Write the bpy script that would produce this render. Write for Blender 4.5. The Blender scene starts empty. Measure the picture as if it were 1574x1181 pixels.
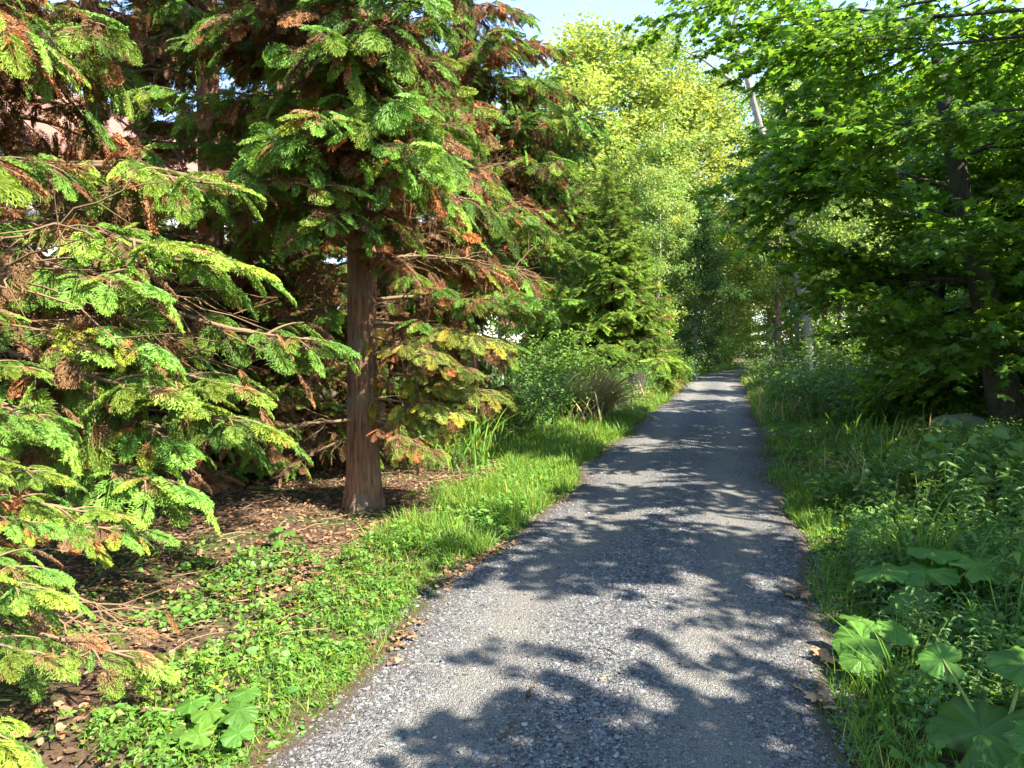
import bpy, math
import numpy as np
from mathutils import Matrix, Vector, Euler

R = math.radians
SC = bpy.context.scene
COL = SC.collection

# ------------------------------------------------------------------ camera, sky, sun, exposure
CAM_H, YAW, PITCH, FPX = 1.65, 15.8, 2.88, 1182.0
cam = bpy.data.objects.new('camera', bpy.data.cameras.new('camera'))
cam.data.sensor_width = 36.0
cam.data.lens = 36.0 * FPX / 1574.0
cam.data.clip_start = 0.05
cam.data.clip_end = 2000
cam.location = (0, 0, CAM_H)
cam.rotation_euler = (R(90 - PITCH), 0, R(YAW))
COL.objects.link(cam)
SC.camera = cam

SUN_EL, SUN_DIR = 47.0, (0.944, -0.329)          # horizontal direction towards the sun
SUN_AZ = math.atan2(SUN_DIR[0], SUN_DIR[1])
world = bpy.data.worlds.new('World')
SC.world = world
world.use_nodes = True
wn = world.node_tree
bg = wn.nodes['Background']
sky = wn.nodes.new('ShaderNodeTexSky')
sky.sky_type = 'NISHITA'
sky.sun_disc = False
sky.sun_elevation = R(SUN_EL)
sky.sun_rotation = SUN_AZ
sky.altitude = 900
sky.air_density = 1.0
sky.dust_density = .25
sky.ozone_density = 1.9
wn.links.new(sky.outputs[0], bg.inputs[0])
bg.inputs[1].default_value = 0.125

sun = bpy.data.objects.new('sun', bpy.data.lights.new('sun', 'SUN'))
sun.data.energy = 4.4
sun.data.angle = R(0.53)
sun.data.color = (1.0, 0.94, 0.83)
sd = Vector((SUN_DIR[0] * math.cos(R(SUN_EL)), SUN_DIR[1] * math.cos(R(SUN_EL)), math.sin(R(SUN_EL))))
sun.rotation_euler = sd.to_track_quat('Z', 'Y').to_euler()
sun.location = sd * 60
COL.objects.link(sun)

SC.view_settings.view_transform = 'Standard'
SC.view_settings.look = 'None'
SC.view_settings.exposure = 2.45
SC.view_settings.gamma = 1.0
SC.view_settings.use_curve_mapping = False
SC.render.engine = 'CYCLES'
SC.cycles.max_bounces = 7
SC.cycles.diffuse_bounces = 4
SC.cycles.glossy_bounces = 2
SC.cycles.transmission_bounces = 5
SC.cycles.transparent_max_bounces = 4
SC.cycles.sample_clamp_indirect = 6.0
SC.cycles.use_denoising = True

# ------------------------------------------------------------------ small helpers
FWD = np.array((-math.sin(R(YAW)), math.cos(R(YAW))))
RGT = np.array((math.cos(R(YAW)), math.sin(R(YAW))))


def at(px, depth, z=0.0):
    """world point at a distance in front of the photographer, in line with a column of the photograph"""
    u = (px - 787.0) / FPX * depth
    p = depth * FWD + u * RGT
    return np.array((p[0], p[1], z))


def unit(v):
    v = np.asarray(v, float)
    return v / np.maximum(np.linalg.norm(v, axis=-1, keepdims=True), 1e-9)


def frames(o, d, n, s):
    """k matrices: x axis along d, z axis near n, origin o, scale s"""
    o = np.asarray(o, float); d = unit(d); n = np.asarray(n, float)
    y = unit(np.cross(n, d)); z = np.cross(d, y)
    s = np.broadcast_to(np.asarray(s, float), (len(o),))[:, None]
    M = np.zeros((len(o), 4, 4))
    M[:, :3, 0] = d * s; M[:, :3, 1] = y * s; M[:, :3, 2] = z * s; M[:, :3, 3] = o; M[:, 3, 3] = 1
    return M


class Geo:
    """collects triangles; build() links them as ONE mesh object"""
    def __init__(self):
        self.v, self.t, self.m, self.c, self.s, self.n = [], [], [], [], [], 0

    def add(self, V, T, mat=0, tint=(1, 1, 1), smooth=False):
        V = np.asarray(V, float); T = np.asarray(T, int)
        c = np.ones((len(V), 4)); c[:, :3] = tint
        self.v.append(V); self.t.append(T + self.n); self.c.append(c)
        self.m.append(np.full(len(T), mat) if np.isscalar(mat) else mat)
        self.s.append(np.full(len(T), smooth))
        self.n += len(V)

    def inst(self, tmpl, M, mat=0, tint=None):
        V, T, C = tmpl
        k, n = len(M), len(V)
        if k == 0:
            return
        W = np.einsum('kij,nj->kni', M[:, :3, :3], V) + M[:, None, :3, 3]
        if tint is None:
            tint = np.ones((k, 3))
        CC = tint[:, None, :] * C[None, :, :]
        TT = (T[None] + (np.arange(k) * n)[:, None, None]).reshape(-1, 3)
        if not np.isscalar(mat):
            mat = np.repeat(mat, len(T))
        self.add(W.reshape(-1, 3), TT, mat, CC.reshape(-1, 3))

    def tube(self, P, r, seg=6, mat=0, tint=(1, 1, 1), rough=0.0, rng=None):
        P = np.asarray(P, float); n = len(P)
        r = np.broadcast_to(np.asarray(r, float), (n,))
        d = unit(np.gradient(P, axis=0))
        ref = np.array((0, 0, 1.0)) if abs(d[:, 2]).mean() < .75 else np.array((1.0, 0, 0))
        a = unit(np.cross(d, ref)); b = np.cross(d, a)
        th = np.arange(seg) / seg * 2 * math.pi
        rr = r[:, None] * np.ones(seg)
        if rough and rng is not None:
            rr = rr * (1 + rough * rng.normal(size=(1, seg)) + rough * .5 * rng.normal(size=(n, seg)))
        V = P[:, None] + rr[..., None] * (np.cos(th)[None, :, None] * a[:, None] + np.sin(th)[None, :, None] * b[:, None])
        i = np.arange(n - 1)[:, None] * seg; j = np.arange(seg)[None]; j2 = (j + 1) % seg
        q = np.stack([i + j, i + seg + j, i + seg + j2, i + j2], -1).reshape(-1, 4)
        T = np.concatenate([q[:, [0, 1, 2]], q[:, [0, 2, 3]]])
        self.add(V.reshape(-1, 3), T, mat, tint, True)

    def mesh(self, name, mats):
        V = np.concatenate(self.v); T = np.concatenate(self.t)
        me = bpy.data.meshes.new(name)
        me.vertices.add(len(V)); me.vertices.foreach_set('co', V.astype(np.float32).ravel())
        me.loops.add(len(T) * 3); me.loops.foreach_set('vertex_index', T.astype(np.int32).ravel())
        me.polygons.add(len(T)); me.polygons.foreach_set('loop_start', (np.arange(len(T)) * 3).astype(np.int32))
        me.polygons.foreach_set('material_index', np.concatenate(self.m).astype(np.int32))
        me.polygons.foreach_set('use_smooth', np.concatenate(self.s))
        at_ = me.attributes.new('tint', 'FLOAT_COLOR', 'POINT')
        at_.data.foreach_set('color', np.concatenate(self.c).astype(np.float32).ravel())
        for m in mats:
            me.materials.append(m)
        me.update(calc_edges=True)
        return me

    def build(self, name, mats, parent=None):
        return link(name, self.mesh(name, mats), parent)


def link(name, data, parent=None):
    o = bpy.data.objects.new(name, data)
    COL.objects.link(o)
    if parent is not None:
        o.parent = parent
    return o


def tag(o, label=None, cat=None, group=None, kind=None):
    for k, v in (('label', label), ('category', cat), ('group', group), ('kind', kind)):
        if v:
            o[k] = v
    return o


def thing(name, label, cat, loc, rz=0.0, scale=1.0, group=None):
    o = link(name, None)
    o.location = loc; o.rotation_euler = (0, 0, rz); o.scale = (scale,) * 3
    return tag(o, label, cat, group)


def child(name, me, parent, M):
    o = link(name, me, parent)
    o.matrix_basis = Matrix(M.tolist())
    return o


def jitter(rng, k, hue=.10, val=.18):
    """k small colour variations of the living leaf itself"""
    v = np.clip(1 + val * rng.normal(size=(k, 1)), .45, 1.7)
    h = np.clip(.08 * hue + hue * rng.normal(size=(k, 1)), -.7 * hue, 3 * hue)
    return np.clip(np.concatenate([v * (1 + h), v, v * (1 - .6 * h)], 1), 0.02, 3)


def noise2(x, y, seed=0):
    """cheap smooth noise for terrain and scattering"""
    r = np.random.default_rng(seed); z = 0
    for f, a in ((.35, 1), (.8, .6), (1.9, .35), (4.3, .18)):
        p = r.uniform(0, 6.28, 4); q = r.uniform(-1, 1, 4)
        z = z + a * np.sin(f * (x * math.cos(q[0] * 3) + y * math.sin(q[0] * 3)) + p[0]) * np.cos(f * (x * math.sin(q[1] * 3) - y * math.cos(q[1] * 3)) + p[1])
    return z


# ------------------------------------------------------------------ materials
def new_mat(name):
    m = bpy.data.materials.new(name); m.use_nodes = True
    nt = m.node_tree; nt.nodes.clear()
    out = nt.nodes.new('ShaderNodeOutputMaterial')
    return m, nt, out


def N(nt, kind, **kw):
    n = nt.nodes.new(kind)
    for k, v in kw.items():
        if isinstance(k, str) and hasattr(n, k):
            setattr(n, k, v)
    return n


def leaf_mat(name, col, trans=.4, rough=.5, spec=.35, obj_var=.25, tcol=None):
    m, nt, out = new_mat(name)
    L = nt.links.new
    att = N(nt, 'ShaderNodeAttribute', attribute_name='tint')
    mul = N(nt, 'ShaderNodeMix', data_type='RGBA', blend_type='MULTIPLY'); mul.inputs[0].default_value = 1
    mul.inputs[6].default_value = (*col, 1); L(att.outputs['Color'], mul.inputs[7])
    hsv = N(nt, 'ShaderNodeHueSaturation')
    oi = N(nt, 'ShaderNodeObjectInfo')
    mr = N(nt, 'ShaderNodeMapRange'); mr.inputs[3].default_value = 1 - obj_var; mr.inputs[4].default_value = 1 + obj_var
    L(oi.outputs['Random'], mr.inputs[0]); L(mr.outputs[0], hsv.inputs['Value']); L(mul.outputs[2], hsv.inputs['Color'])
    p = N(nt, 'ShaderNodeBsdfPrincipled')
    p.inputs['Roughness'].default_value = rough; p.inputs['Specular IOR Level'].default_value = spec
    L(hsv.outputs[0], p.inputs['Base Color'])
    tr = N(nt, 'ShaderNodeBsdfTranslucent')
    m2 = N(nt, 'ShaderNodeMix', data_type='RGBA', blend_type='MULTIPLY'); m2.inputs[0].default_value = 1
    L(hsv.outputs[0], m2.inputs[6]); m2.inputs[7].default_value = (*(tcol or (1.35, 1.25, .55)), 1)
    L(m2.outputs[2], tr.inputs[0])
    mx = N(nt, 'ShaderNodeMixShader'); mx.inputs[0].default_value = trans
    L(p.outputs[0], mx.inputs[1]); L(tr.outputs[0], mx.inputs[2]); L(mx.outputs[0], out.inputs[0])
    return m


def bark_mat(name, c1, c2, scale=(9, 9, 1.2), bump=.6, rough=.9, spots=None):
    m, nt, out = new_mat(name)
    L = nt.links.new
    tc = N(nt, 'ShaderNodeTexCoord'); mp = N(nt, 'ShaderNodeMapping'); mp.inputs['Scale'].default_value = scale
    L(tc.outputs['Object'], mp.inputs[0])
    n1 = N(nt, 'ShaderNodeTexNoise'); n1.inputs['Scale'].default_value = 3; n1.inputs['Detail'].default_value = 8; n1.inputs['Roughness'].default_value = .7
    L(mp.outputs[0], n1.inputs['Vector'])
    cr = N(nt, 'ShaderNodeValToRGB'); cr.color_ramp.elements[0].position = .34; cr.color_ramp.elements[1].position = .68
    cr.color_ramp.elements[0].color = (*c1, 1); cr.color_ramp.elements[1].color = (*c2, 1)
    L(n1.outputs[0], cr.inputs[0]); colour = cr.outputs[0]
    if spots:
        n2 = N(nt, 'ShaderNodeTexNoise'); n2.inputs['Scale'].default_value = 2.2; n2.inputs['Detail'].default_value = 5
        L(tc.outputs['Object'], n2.inputs['Vector'])
        r2 = N(nt, 'ShaderNodeValToRGB'); r2.color_ramp.elements[0].position = .52; r2.color_ramp.elements[1].position = .62
        L(n2.outputs[0], r2.inputs[0])
        mx = N(nt, 'ShaderNodeMix', data_type='RGBA'); L(r2.outputs[0], mx.inputs[0]); L(colour, mx.inputs[6]); mx.inputs[7].default_value = (*spots, 1)
        colour = mx.outputs[2]
    p = N(nt, 'ShaderNodeBsdfPrincipled'); p.inputs['Roughness'].default_value = rough; p.inputs['Specular IOR Level'].default_value = .2
    L(colour, p.inputs['Base Color'])
    bp = N(nt, 'ShaderNodeBump'); bp.inputs['Strength'].default_value = bump; bp.inputs['Distance'].default_value = .02
    L(n1.outputs[0], bp.inputs['Height']); L(bp.outputs[0], p.inputs['Normal']); L(p.outputs[0], out.inputs[0])
    return m


def plain_mat(name, col, rough=.8, tint=False, spec=.3, metal=0, var=0.0, bump=0):
    m, nt, out = new_mat(name)
    L = nt.links.new
    p = N(nt, 'ShaderNodeBsdfPrincipled'); p.inputs['Roughness'].default_value = rough
    p.inputs['Specular IOR Level'].default_value = spec; p.inputs['Metallic'].default_value = metal
    rgb = N(nt, 'ShaderNodeRGB'); rgb.outputs[0].default_value = (*col, 1); c = rgb.outputs[0]
    if tint:
        att = N(nt, 'ShaderNodeAttribute', attribute_name='tint')
        mul = N(nt, 'ShaderNodeMix', data_type='RGBA', blend_type='MULTIPLY'); mul.inputs[0].default_value = 1
        L(c, mul.inputs[6]); L(att.outputs['Color'], mul.inputs[7]); c = mul.outputs[2]
    if var or bump:
        tc = N(nt, 'ShaderNodeTexCoord')
        n1 = N(nt, 'ShaderNodeTexNoise'); n1.inputs['Scale'].default_value = 2.5; n1.inputs['Detail'].default_value = 8
        L(tc.outputs['Object'], n1.inputs['Vector'])
        mr = N(nt, 'ShaderNodeMapRange'); mr.inputs[3].default_value = 1 - var; mr.inputs[4].default_value = 1 + var
        L(n1.outputs[0], mr.inputs[0])
        hs = N(nt, 'ShaderNodeHueSaturation'); L(c, hs.inputs['Color']); L(mr.outputs[0], hs.inputs['Value']); c = hs.outputs[0]
        if bump:
            bp = N(nt, 'ShaderNodeBump'); bp.inputs['Strength'].default_value = bump; bp.inputs['Distance'].default_value = .02
            L(n1.outputs[0], bp.inputs['Height']); L(bp.outputs[0], p.inputs['Normal'])
    L(c, p.inputs['Base Color']); L(p.outputs[0], out.inputs[0])
    return m


M = {}
M['cyp'] = leaf_mat('cypress_green', (.120, .220, .034), .30, .55, .28)
M['cyp_dead'] = leaf_mat('cypress_dead', (.20, .115, .060), .25, .8, .15, tcol=(1.25, .85, .5))
M['cyp_yellow'] = leaf_mat('cypress_yellowing_sunlit', (.22, .26, .050), .32, .55, .3)  # yellowed dying fronds, colour also lifted to look sunnier
M['cyp_wood'] = plain_mat('cypress_twig', (.17, .115, .065), .9, True)
M['cyp_bark'] = bark_mat('cypress_bark', (.05, .024, .014), (.30, .155, .085), (13, 13, .9), 1.0, spots=(.15, .115, .075))
M['spruce'] = leaf_mat('spruce_needles', (.135, .235, .024), .25, .55, .3)
M['maple'] = leaf_mat('maple_leaf', (.120, .235, .030), .56, .42, .4)
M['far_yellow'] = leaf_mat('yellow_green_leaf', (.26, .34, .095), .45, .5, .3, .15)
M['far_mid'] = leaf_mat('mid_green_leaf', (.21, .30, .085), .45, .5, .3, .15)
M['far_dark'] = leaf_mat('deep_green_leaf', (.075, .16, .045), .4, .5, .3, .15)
M['herb'] = leaf_mat('herb_leaf', (.105, .215, .035), .40, .5, .3, .1)
M['nettle'] = leaf_mat('nettle_leaf', (.092, .185, .045), .42, .55, .35, .1)
M['butter'] = leaf_mat('butterbur_leaf', (.095, .215, .030), .42, .5, .35, .12)
M['grass'] = leaf_mat('grass_blade', (.115, .22, .030), .42, .5, .3, .1)
M['straw'] = leaf_mat('straw_blade', (.42, .35, .16), .35, .7, .2, .1, tcol=(1.1, 1, .7))
M['litter'] = leaf_mat('dead_leaf', (.20, .115, .062), .12, .8, .2, .1, tcol=(1, .8, .5))
M['bark_dark'] = bark_mat('dark_bark', (.020, .016, .013), (.080, .064, .050), (7, 7, 1.6), .8, spots=(.055, .06, .035))
M['bark_pale'] = bark_mat('pale_bark', (.13, .115, .095), (.31, .285, .25), (5, 5, 1.6), .4, spots=(.2, .21, .15))
M['bark_red'] = bark_mat('reddish_bark', (.12, .06, .035), (.36, .20, .125), (7, 7, 1.5), .7)
M['stem'] = plain_mat('stem', (.12, .13, .05), .8, True)
M['stone'] = plain_mat('gravel_stone', (.13, .127, .124), .9, True, .15)


def ground_mat():
    m, nt, out = new_mat('forest_soil'); L = nt.links.new
    g = N(nt, 'ShaderNodeNewGeometry')
    n1 = N(nt, 'ShaderNodeTexNoise'); n1.inputs['Scale'].default_value = 1.3; n1.inputs['Detail'].default_value = 9; n1.inputs['Roughness'].default_value = .65
    n2 = N(nt, 'ShaderNodeTexNoise'); n2.inputs['Scale'].default_value = 26; n2.inputs['Detail'].default_value = 6; n2.inputs['Roughness'].default_value = .7
    L(g.outputs['Position'], n1.inputs['Vector']); L(g.outputs['Position'], n2.inputs['Vector'])
    c1 = N(nt, 'ShaderNodeValToRGB')
    e = c1.color_ramp.elements; e[0].position = .3; e[0].color = (.030, .019, .012, 1); e[1].position = .75; e[1].color = (.16, .095, .055, 1)
    L(n2.outputs[0], c1.inputs[0])
    c2 = N(nt, 'ShaderNodeValToRGB')
    e = c2.color_ramp.elements; e[0].position = .35; e[0].color = (.03, .04, .014, 1); e[1].position = .7; e[1].color = (.085, .12, .03, 1)
    L(n2.outputs[0], c2.inputs[0])
    r = N(nt, 'ShaderNodeValToRGB'); r.color_ramp.elements[0].position = .47; r.color_ramp.elements[1].position = .6
    L(n1.outputs[0], r.inputs[0])
    mx = N(nt, 'ShaderNodeMix', data_type='RGBA'); L(r.outputs[0], mx.inputs[0]); L(c1.outputs[0], mx.inputs[6]); L(c2.outputs[0], mx.inputs[7])
    p = N(nt, 'ShaderNodeBsdfPrincipled'); p.inputs['Roughness'].default_value = .95; p.inputs['Specular IOR Level'].default_value = .15
    L(mx.outputs[2], p.inputs['Base Color'])
    bp = N(nt, 'ShaderNodeBump'); bp.inputs['Strength'].default_value = .9; bp.inputs['Distance'].default_value = .04
    L(n2.outputs[0], bp.inputs['Height']); L(bp.outputs[0], p.inputs['Normal']); L(p.outputs[0], out.inputs[0])
    return m


def road_mat():
    """grey-blue crushed stone with paler, dustier wheel tracks"""
    m, nt, out = new_mat('gravel'); L = nt.links.new
    g = N(nt, 'ShaderNodeNewGeometry')
    tk = N(nt, 'ShaderNodeAttribute', attribute_name='tint')
    v = N(nt, 'ShaderNodeTexVoronoi'); v.inputs['Scale'].default_value = 56; v.inputs['Randomness'].default_value = 1
    v2 = N(nt, 'ShaderNodeTexVoronoi'); v2.inputs['Scale'].default_value = 150
    n1 = N(nt, 'ShaderNodeTexNoise'); n1.inputs['Scale'].default_value = 1.6; n1.inputs['Detail'].default_value = 8; n1.inputs['Roughness'].default_value = .7
    n2 = N(nt, 'ShaderNodeTexNoise'); n2.inputs['Scale'].default_value = 90; n2.inputs['Detail'].default_value = 4
    for n in (v, v2, n1, n2):
        L(g.outputs['Position'], n.inputs['Vector'])
    bw = N(nt, 'ShaderNodeRGBToBW'); L(v.outputs['Color'], bw.inputs[0])
    cr = N(nt, 'ShaderNodeValToRGB')
    e = cr.color_ramp.elements; e[0].position = .15; e[0].color = (.047, .047, .049, 1); e[1].position = .85; e[1].color = (.262, .255, .245, 1)
    L(bw.outputs[0], cr.inputs[0])
    dust = N(nt, 'ShaderNodeValToRGB')
    e = dust.color_ramp.elements; e[0].position = .3; e[0].color = (.185, .172, .15, 1); e[1].position = .7; e[1].color = (.31, .287, .245, 1)
    L(n2.outputs[0], dust.inputs[0])
    ma = N(nt, 'ShaderNodeMath', operation='MULTIPLY_ADD'); L(n1.outputs[0], ma.inputs[0]); ma.inputs[1].default_value = 1.6
    sx = N(nt, 'ShaderNodeSeparateColor'); L(tk.outputs['Color'], sx.inputs[0])
    ad = N(nt, 'ShaderNodeMath', operation='SUBTRACT'); L(sx.outputs[0], ad.inputs[0]); ad.inputs[1].default_value = .85
    L(ad.outputs[0], ma.inputs[2]); ma.use_clamp = True
    mx = N(nt, 'ShaderNodeMix', data_type='RGBA'); L(ma.outputs[0], mx.inputs[0]); L(cr.outputs[0], mx.inputs[6]); L(dust.outputs[0], mx.inputs[7])
    # brown soil worked in along the edges
    n3 = N(nt, 'ShaderNodeTexNoise'); n3.inputs['Scale'].default_value = 9; n3.inputs['Detail'].default_value = 7
    L(g.outputs['Position'], n3.inputs['Vector'])
    mb = N(nt, 'ShaderNodeMath', operation='MULTIPLY_ADD'); L(sx.outputs[1], mb.inputs[0]); mb.inputs[1].default_value = 1.05
    nb = N(nt, 'ShaderNodeMath', operation='SUBTRACT'); L(n3.outputs[0], nb.inputs[0]); nb.inputs[1].default_value = .75
    L(nb.outputs[0], mb.inputs[2]); mb.use_clamp = True
    m3 = N(nt, 'ShaderNodeMix', data_type='RGBA'); L(mb.outputs[0], m3.inputs[0]); L(mx.outputs[2], m3.inputs[6]); m3.inputs[7].default_value = (.13, .09, .06, 1)
    p = N(nt, 'ShaderNodeBsdfPrincipled'); p.inputs['Roughness'].default_value = .9; p.inputs['Specular IOR Level'].default_value = .25
    L(m3.outputs[2], p.inputs['Base Color'])
    h = N(nt, 'ShaderNodeMath', operation='ADD'); L(v.outputs['Distance'], h.inputs[0]); L(v2.outputs['Distance'], h.inputs[1])
    bp = N(nt, 'ShaderNodeBump'); bp.inputs['Strength'].default_value = 1.0; bp.inputs['Distance'].default_value = .02; bp.invert = True
    L(h.outputs[0], bp.inputs['Height']); L(bp.outputs[0], p.inputs['Normal']); L(p.outputs[0], out.inputs[0])
    return m


# ------------------------------------------------------------------ ground, road
ROAD_L, ROAD_R = -1.82, 0.58


def road_shift(y):
    y = np.asarray(y, float)
    return np.where(y > 40, (np.maximum(y, 40) - 40) ** 2 * .010, 0.0)


def edge_l(y):
    return ROAD_L + .05 * noise2(y * 2.6, 0 * y, 41) + .06 * np.sin(y * .9 + .5) + .06 * np.sin(y * 2.3) + road_shift(y)


def edge_r(y):
    return ROAD_R + .05 * noise2(y * 2.6, 0 * y, 42) + .05 * np.sin(y * .8 + 2) + .05 * np.sin(y * 2.9 + 1) + road_shift(y)


def ground_z(x, y):
    x = np.asarray(x, float); y = np.asarray(y, float)
    s = road_shift(y)
    d = np.maximum(np.maximum(ROAD_L - (x - s), (x - s) - ROAD_R), 0)
    w = np.clip(d / 1.0, 0, 1)
    return w * (.05 * noise2(x, y, 3) + .07) - .012 * (d < .05) + .25 * np.clip((d - 4) / 12, 0, 1)


def build_ground():
    xs = np.concatenate([np.linspace(-600, -40, 12), np.linspace(-38, -8, 24), np.linspace(-7.6, 8, 72), np.linspace(8.6, 40, 24), np.linspace(45, 600, 12)])
    ys = np.concatenate([np.linspace(-600, -30, 10), np.linspace(-28, 0, 20), np.linspace(.3, 26, 110), np.linspace(27, 90, 50), np.linspace(100, 900, 12)])
    X, Y = np.meshgrid(xs, ys); Z = ground_z(X, Y)
    V = np.stack([X, Y, Z], -1).reshape(-1, 3); nx = len(xs)
    i = (np.arange(len(ys) - 1)[:, None] * nx + np.arange(nx - 1)[None]).ravel()
    T = np.concatenate([np.stack([i, i + 1, i + nx + 1], 1), np.stack([i, i + nx + 1, i + nx], 1)])
    g = Geo(); g.add(V, T, 0, (1, 1, 1), True)
    tag(g.build('ground', [ground_mat()]), 'brown leaf-strewn forest soil and mossy verge on both sides of the lane', kind='structure')
    # the lane: a sheet over the ground with a slight crown; red = dusty wheel track, green = soil at the edge
    ys = np.concatenate([np.arange(-6, 30, .12), np.arange(30, 75, .4)])
    ts = np.linspace(0, 1, 40)
    el, er = edge_l(ys), edge_r(ys)
    X = el[:, None] + (er - el)[:, None] * ts[None]
    Y = np.repeat(ys[:, None], len(ts), 1)
    crown = .035 * (1 - (2 * ts - 1) ** 2) - .018 * np.exp(-((ts - .27) / .1) ** 2) - .018 * np.exp(-((ts - .76) / .1) ** 2)
    Z = .010 + crown[None] + .006 * noise2(X * 2.2, Y * 1.4, 8)
    Z[:, 0] = Z[:, -1] = -.016
    tint = np.zeros((len(ys), len(ts), 3))
    tint[..., 0] = np.clip(np.exp(-((ts - .27) / .13) ** 2) + np.exp(-((ts - .76) / .12) ** 2), 0, 1)[None]
    tint[..., 1] = np.clip(np.exp(-((ts) / .10) ** 2) + np.exp(-((1 - ts) / .09) ** 2), 0, 1)[None]
    nx = len(ts)
    i = (np.arange(len(ys) - 1)[:, None] * nx + np.arange(nx - 1)[None]).ravel()
    T = np.concatenate([np.stack([i, i + 1, i + nx + 1], 1), np.stack([i, i + nx + 1, i + nx], 1)])
    g = Geo(); g.add(np.stack([X, Y, Z], -1).reshape(-1, 3), T, 0, tint.reshape(-1, 3), True)
    tag(g.build('road', [road_mat()]), 'grey gravel lane with paler wheel tracks', kind='structure')
    # grassy gravel turnout to the right
    xs = np.linspace(.3, 6, 24); ts = np.linspace(-1, 1, 8)
    X = np.repeat(xs[:, None], 8, 1); Y = 15.2 + ts[None] * (.75 + .1 * np.sin(xs * 2))[:, None] + .10 * xs[:, None]
    Z = ground_z(X, Y) + .02; Z[:, 0] = Z[:, -1] = -.05
    i = (np.arange(23)[:, None] * 8 + np.arange(7)[None]).ravel()
    T = np.concatenate([np.stack([i, i + 8, i + 9], 1), np.stack([i, i + 9, i + 1], 1)])
    g = Geo(); g.add(np.stack([X, Y, Z], -1).reshape(-1, 3), T, 0, (.6, .55, 0), True)
    tag(g.build('side_path', [bpy.data.materials['gravel']]), 'short grassy gravel turnout leaving the lane', kind='structure')


build_ground()


def road_z(x, y):
    t = (x - edge_l(y)) / (edge_r(y) - edge_l(y))
    return .010 + .035 * (1 - (2 * t - 1) ** 2) - .018 * np.exp(-((t - .27) / .1) ** 2) - .018 * np.exp(-((t - .76) / .1) ** 2) + .006 * noise2(x * 2.2, y * 1.4, 8)


# ------------------------------------------------------------------ leaf and frond templates: (vertices, triangles, tint)
def kite(p, d, n, L, w):
    """a narrow leaflet: 4 points, 2 triangles"""
    y = np.cross(n, d); y = y / max(np.linalg.norm(y), 1e-9)
    return [p, p + d * L * .45 + y * w, p + d * L, p + d * L * .45 - y * w]


def frond(seed, nb=13, leaflets=4, thick=1.0, droop=.28):
    """flat fern-like conifer spray, length 1 along +X"""
    rng = np.random.default_rng(seed)
    V, T = [], []
    up = np.array((0, 0, 1.0))

    def put(p, ang, L, w):
        d = np.array((math.cos(ang), math.sin(ang), 0))
        b = len(V); V.extend(kite(p, d, up, L, w)); T.extend([(b, b + 2, b + 1), (b, b + 3, b + 2)])
    for i in range(nb):
        t = .05 + .93 * i / (nb - 1)
        for s in (1, -1):
            p = np.array((t + rng.normal() * .01, 0, 0))
            L = (.40 * math.sin(math.pi * min(1, .22 + .80 * t)) ** .8 + .05) * rng.uniform(.75, 1.15)
            a = s * (R(52) - R(24) * t + rng.normal() * .09)
            d = np.array((math.cos(a), math.sin(a), 0))
            put(p, a, L, .010 * thick)
            for k in range(1, leaflets + 1):
                q = p + d * L * (k / (leaflets + .9))
                l = (.42 * L * (1 - .55 * k / leaflets) + .02) * rng.uniform(.8, 1.2)
                for s2 in (1, -1):
                    put(q, a + s2 * R(36) + rng.normal() * .12, l, .013 * thick)
    put(np.array((0, 0, 0)), 0, 1.0, .012 * thick)
    V = np.array(V)
    r = np.hypot(V[:, 0], V[:, 1])
    V[:, 2] += -droop * V[:, 0] ** 2 - .55 * V[:, 1] ** 2 + .02 * rng.normal(size=len(V))
    k = np.clip(np.maximum(V[:, 0], np.abs(V[:, 1]) * 2.2), 0, 1)[:, None]
    C = np.array((.80, .86, .9)) * (1 - k) + np.array((1.28, 1.16, .95)) * k      # paler new growth at the tips
    return V, np.array(T), C


FR = [frond(s) for s in range(4)]


def half_dead(f):
    V, T, C = f
    k = np.clip((np.hypot(V[:, 0], V[:, 1] * 1.4) - .30) / .45, 0, 1)[:, None]
    return V, T, np.array((1.55, .50, 1.55)) * (1 - k) + C * k


HALF = [half_dead(f) for f in FR[:2]]
FR_S = [frond(20 + s, 12, 3, 1.3, .1) for s in range(3)]


def maple_leaf():
    half = [(0, 0), (-.10, .22), (.06, .50), (.22, .33), (.62, .50), (.55, .22), (1.0, 0)]
    pts = half + [(x, -y) for x, y in half[-2:0:-1]]
    V = np.array([(.32, 0, 0)] + [(x, y, -.22 * abs(y) - .12 * x * x) for x, y in pts])
    n = len(pts)
    T = np.array([(0, 1 + (i + 1) % n, 1 + i) for i in range(n)])
    return V, T, np.ones((len(V), 3))


def oval_leaf(w=.30, fold=.25, droop=.2, n=3):
    xs = np.linspace(0, 1, n + 2)
    V, T = [], []
    for x in xs:
        h = w * math.sin(math.pi * min(1, x ** .75)) if 0 < x < 1 else 0
        V += [(x, h, -droop * x * x + fold * h), (x, 0, -droop * x * x), (x, -h, -droop * x * x + fold * h)]
    for i in range(n + 1):
        a, b = 3 * i, 3 * i + 3
        for j in (0, 1):
            T += [(a + j, a + j + 1, b + j + 1), (a + j, b + j + 1, b + j)]
    return np.array(V), np.array(T), np.ones((len(V), 3))


def diamond(w=.33):
    V = np.array([(0, 0, 0), (.5, w, .10), (1, 0, -.08), (.5, -w, .10)])
    return V, np.array([(0, 2, 1), (0, 3, 2)]), np.ones((4, 3))


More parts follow.
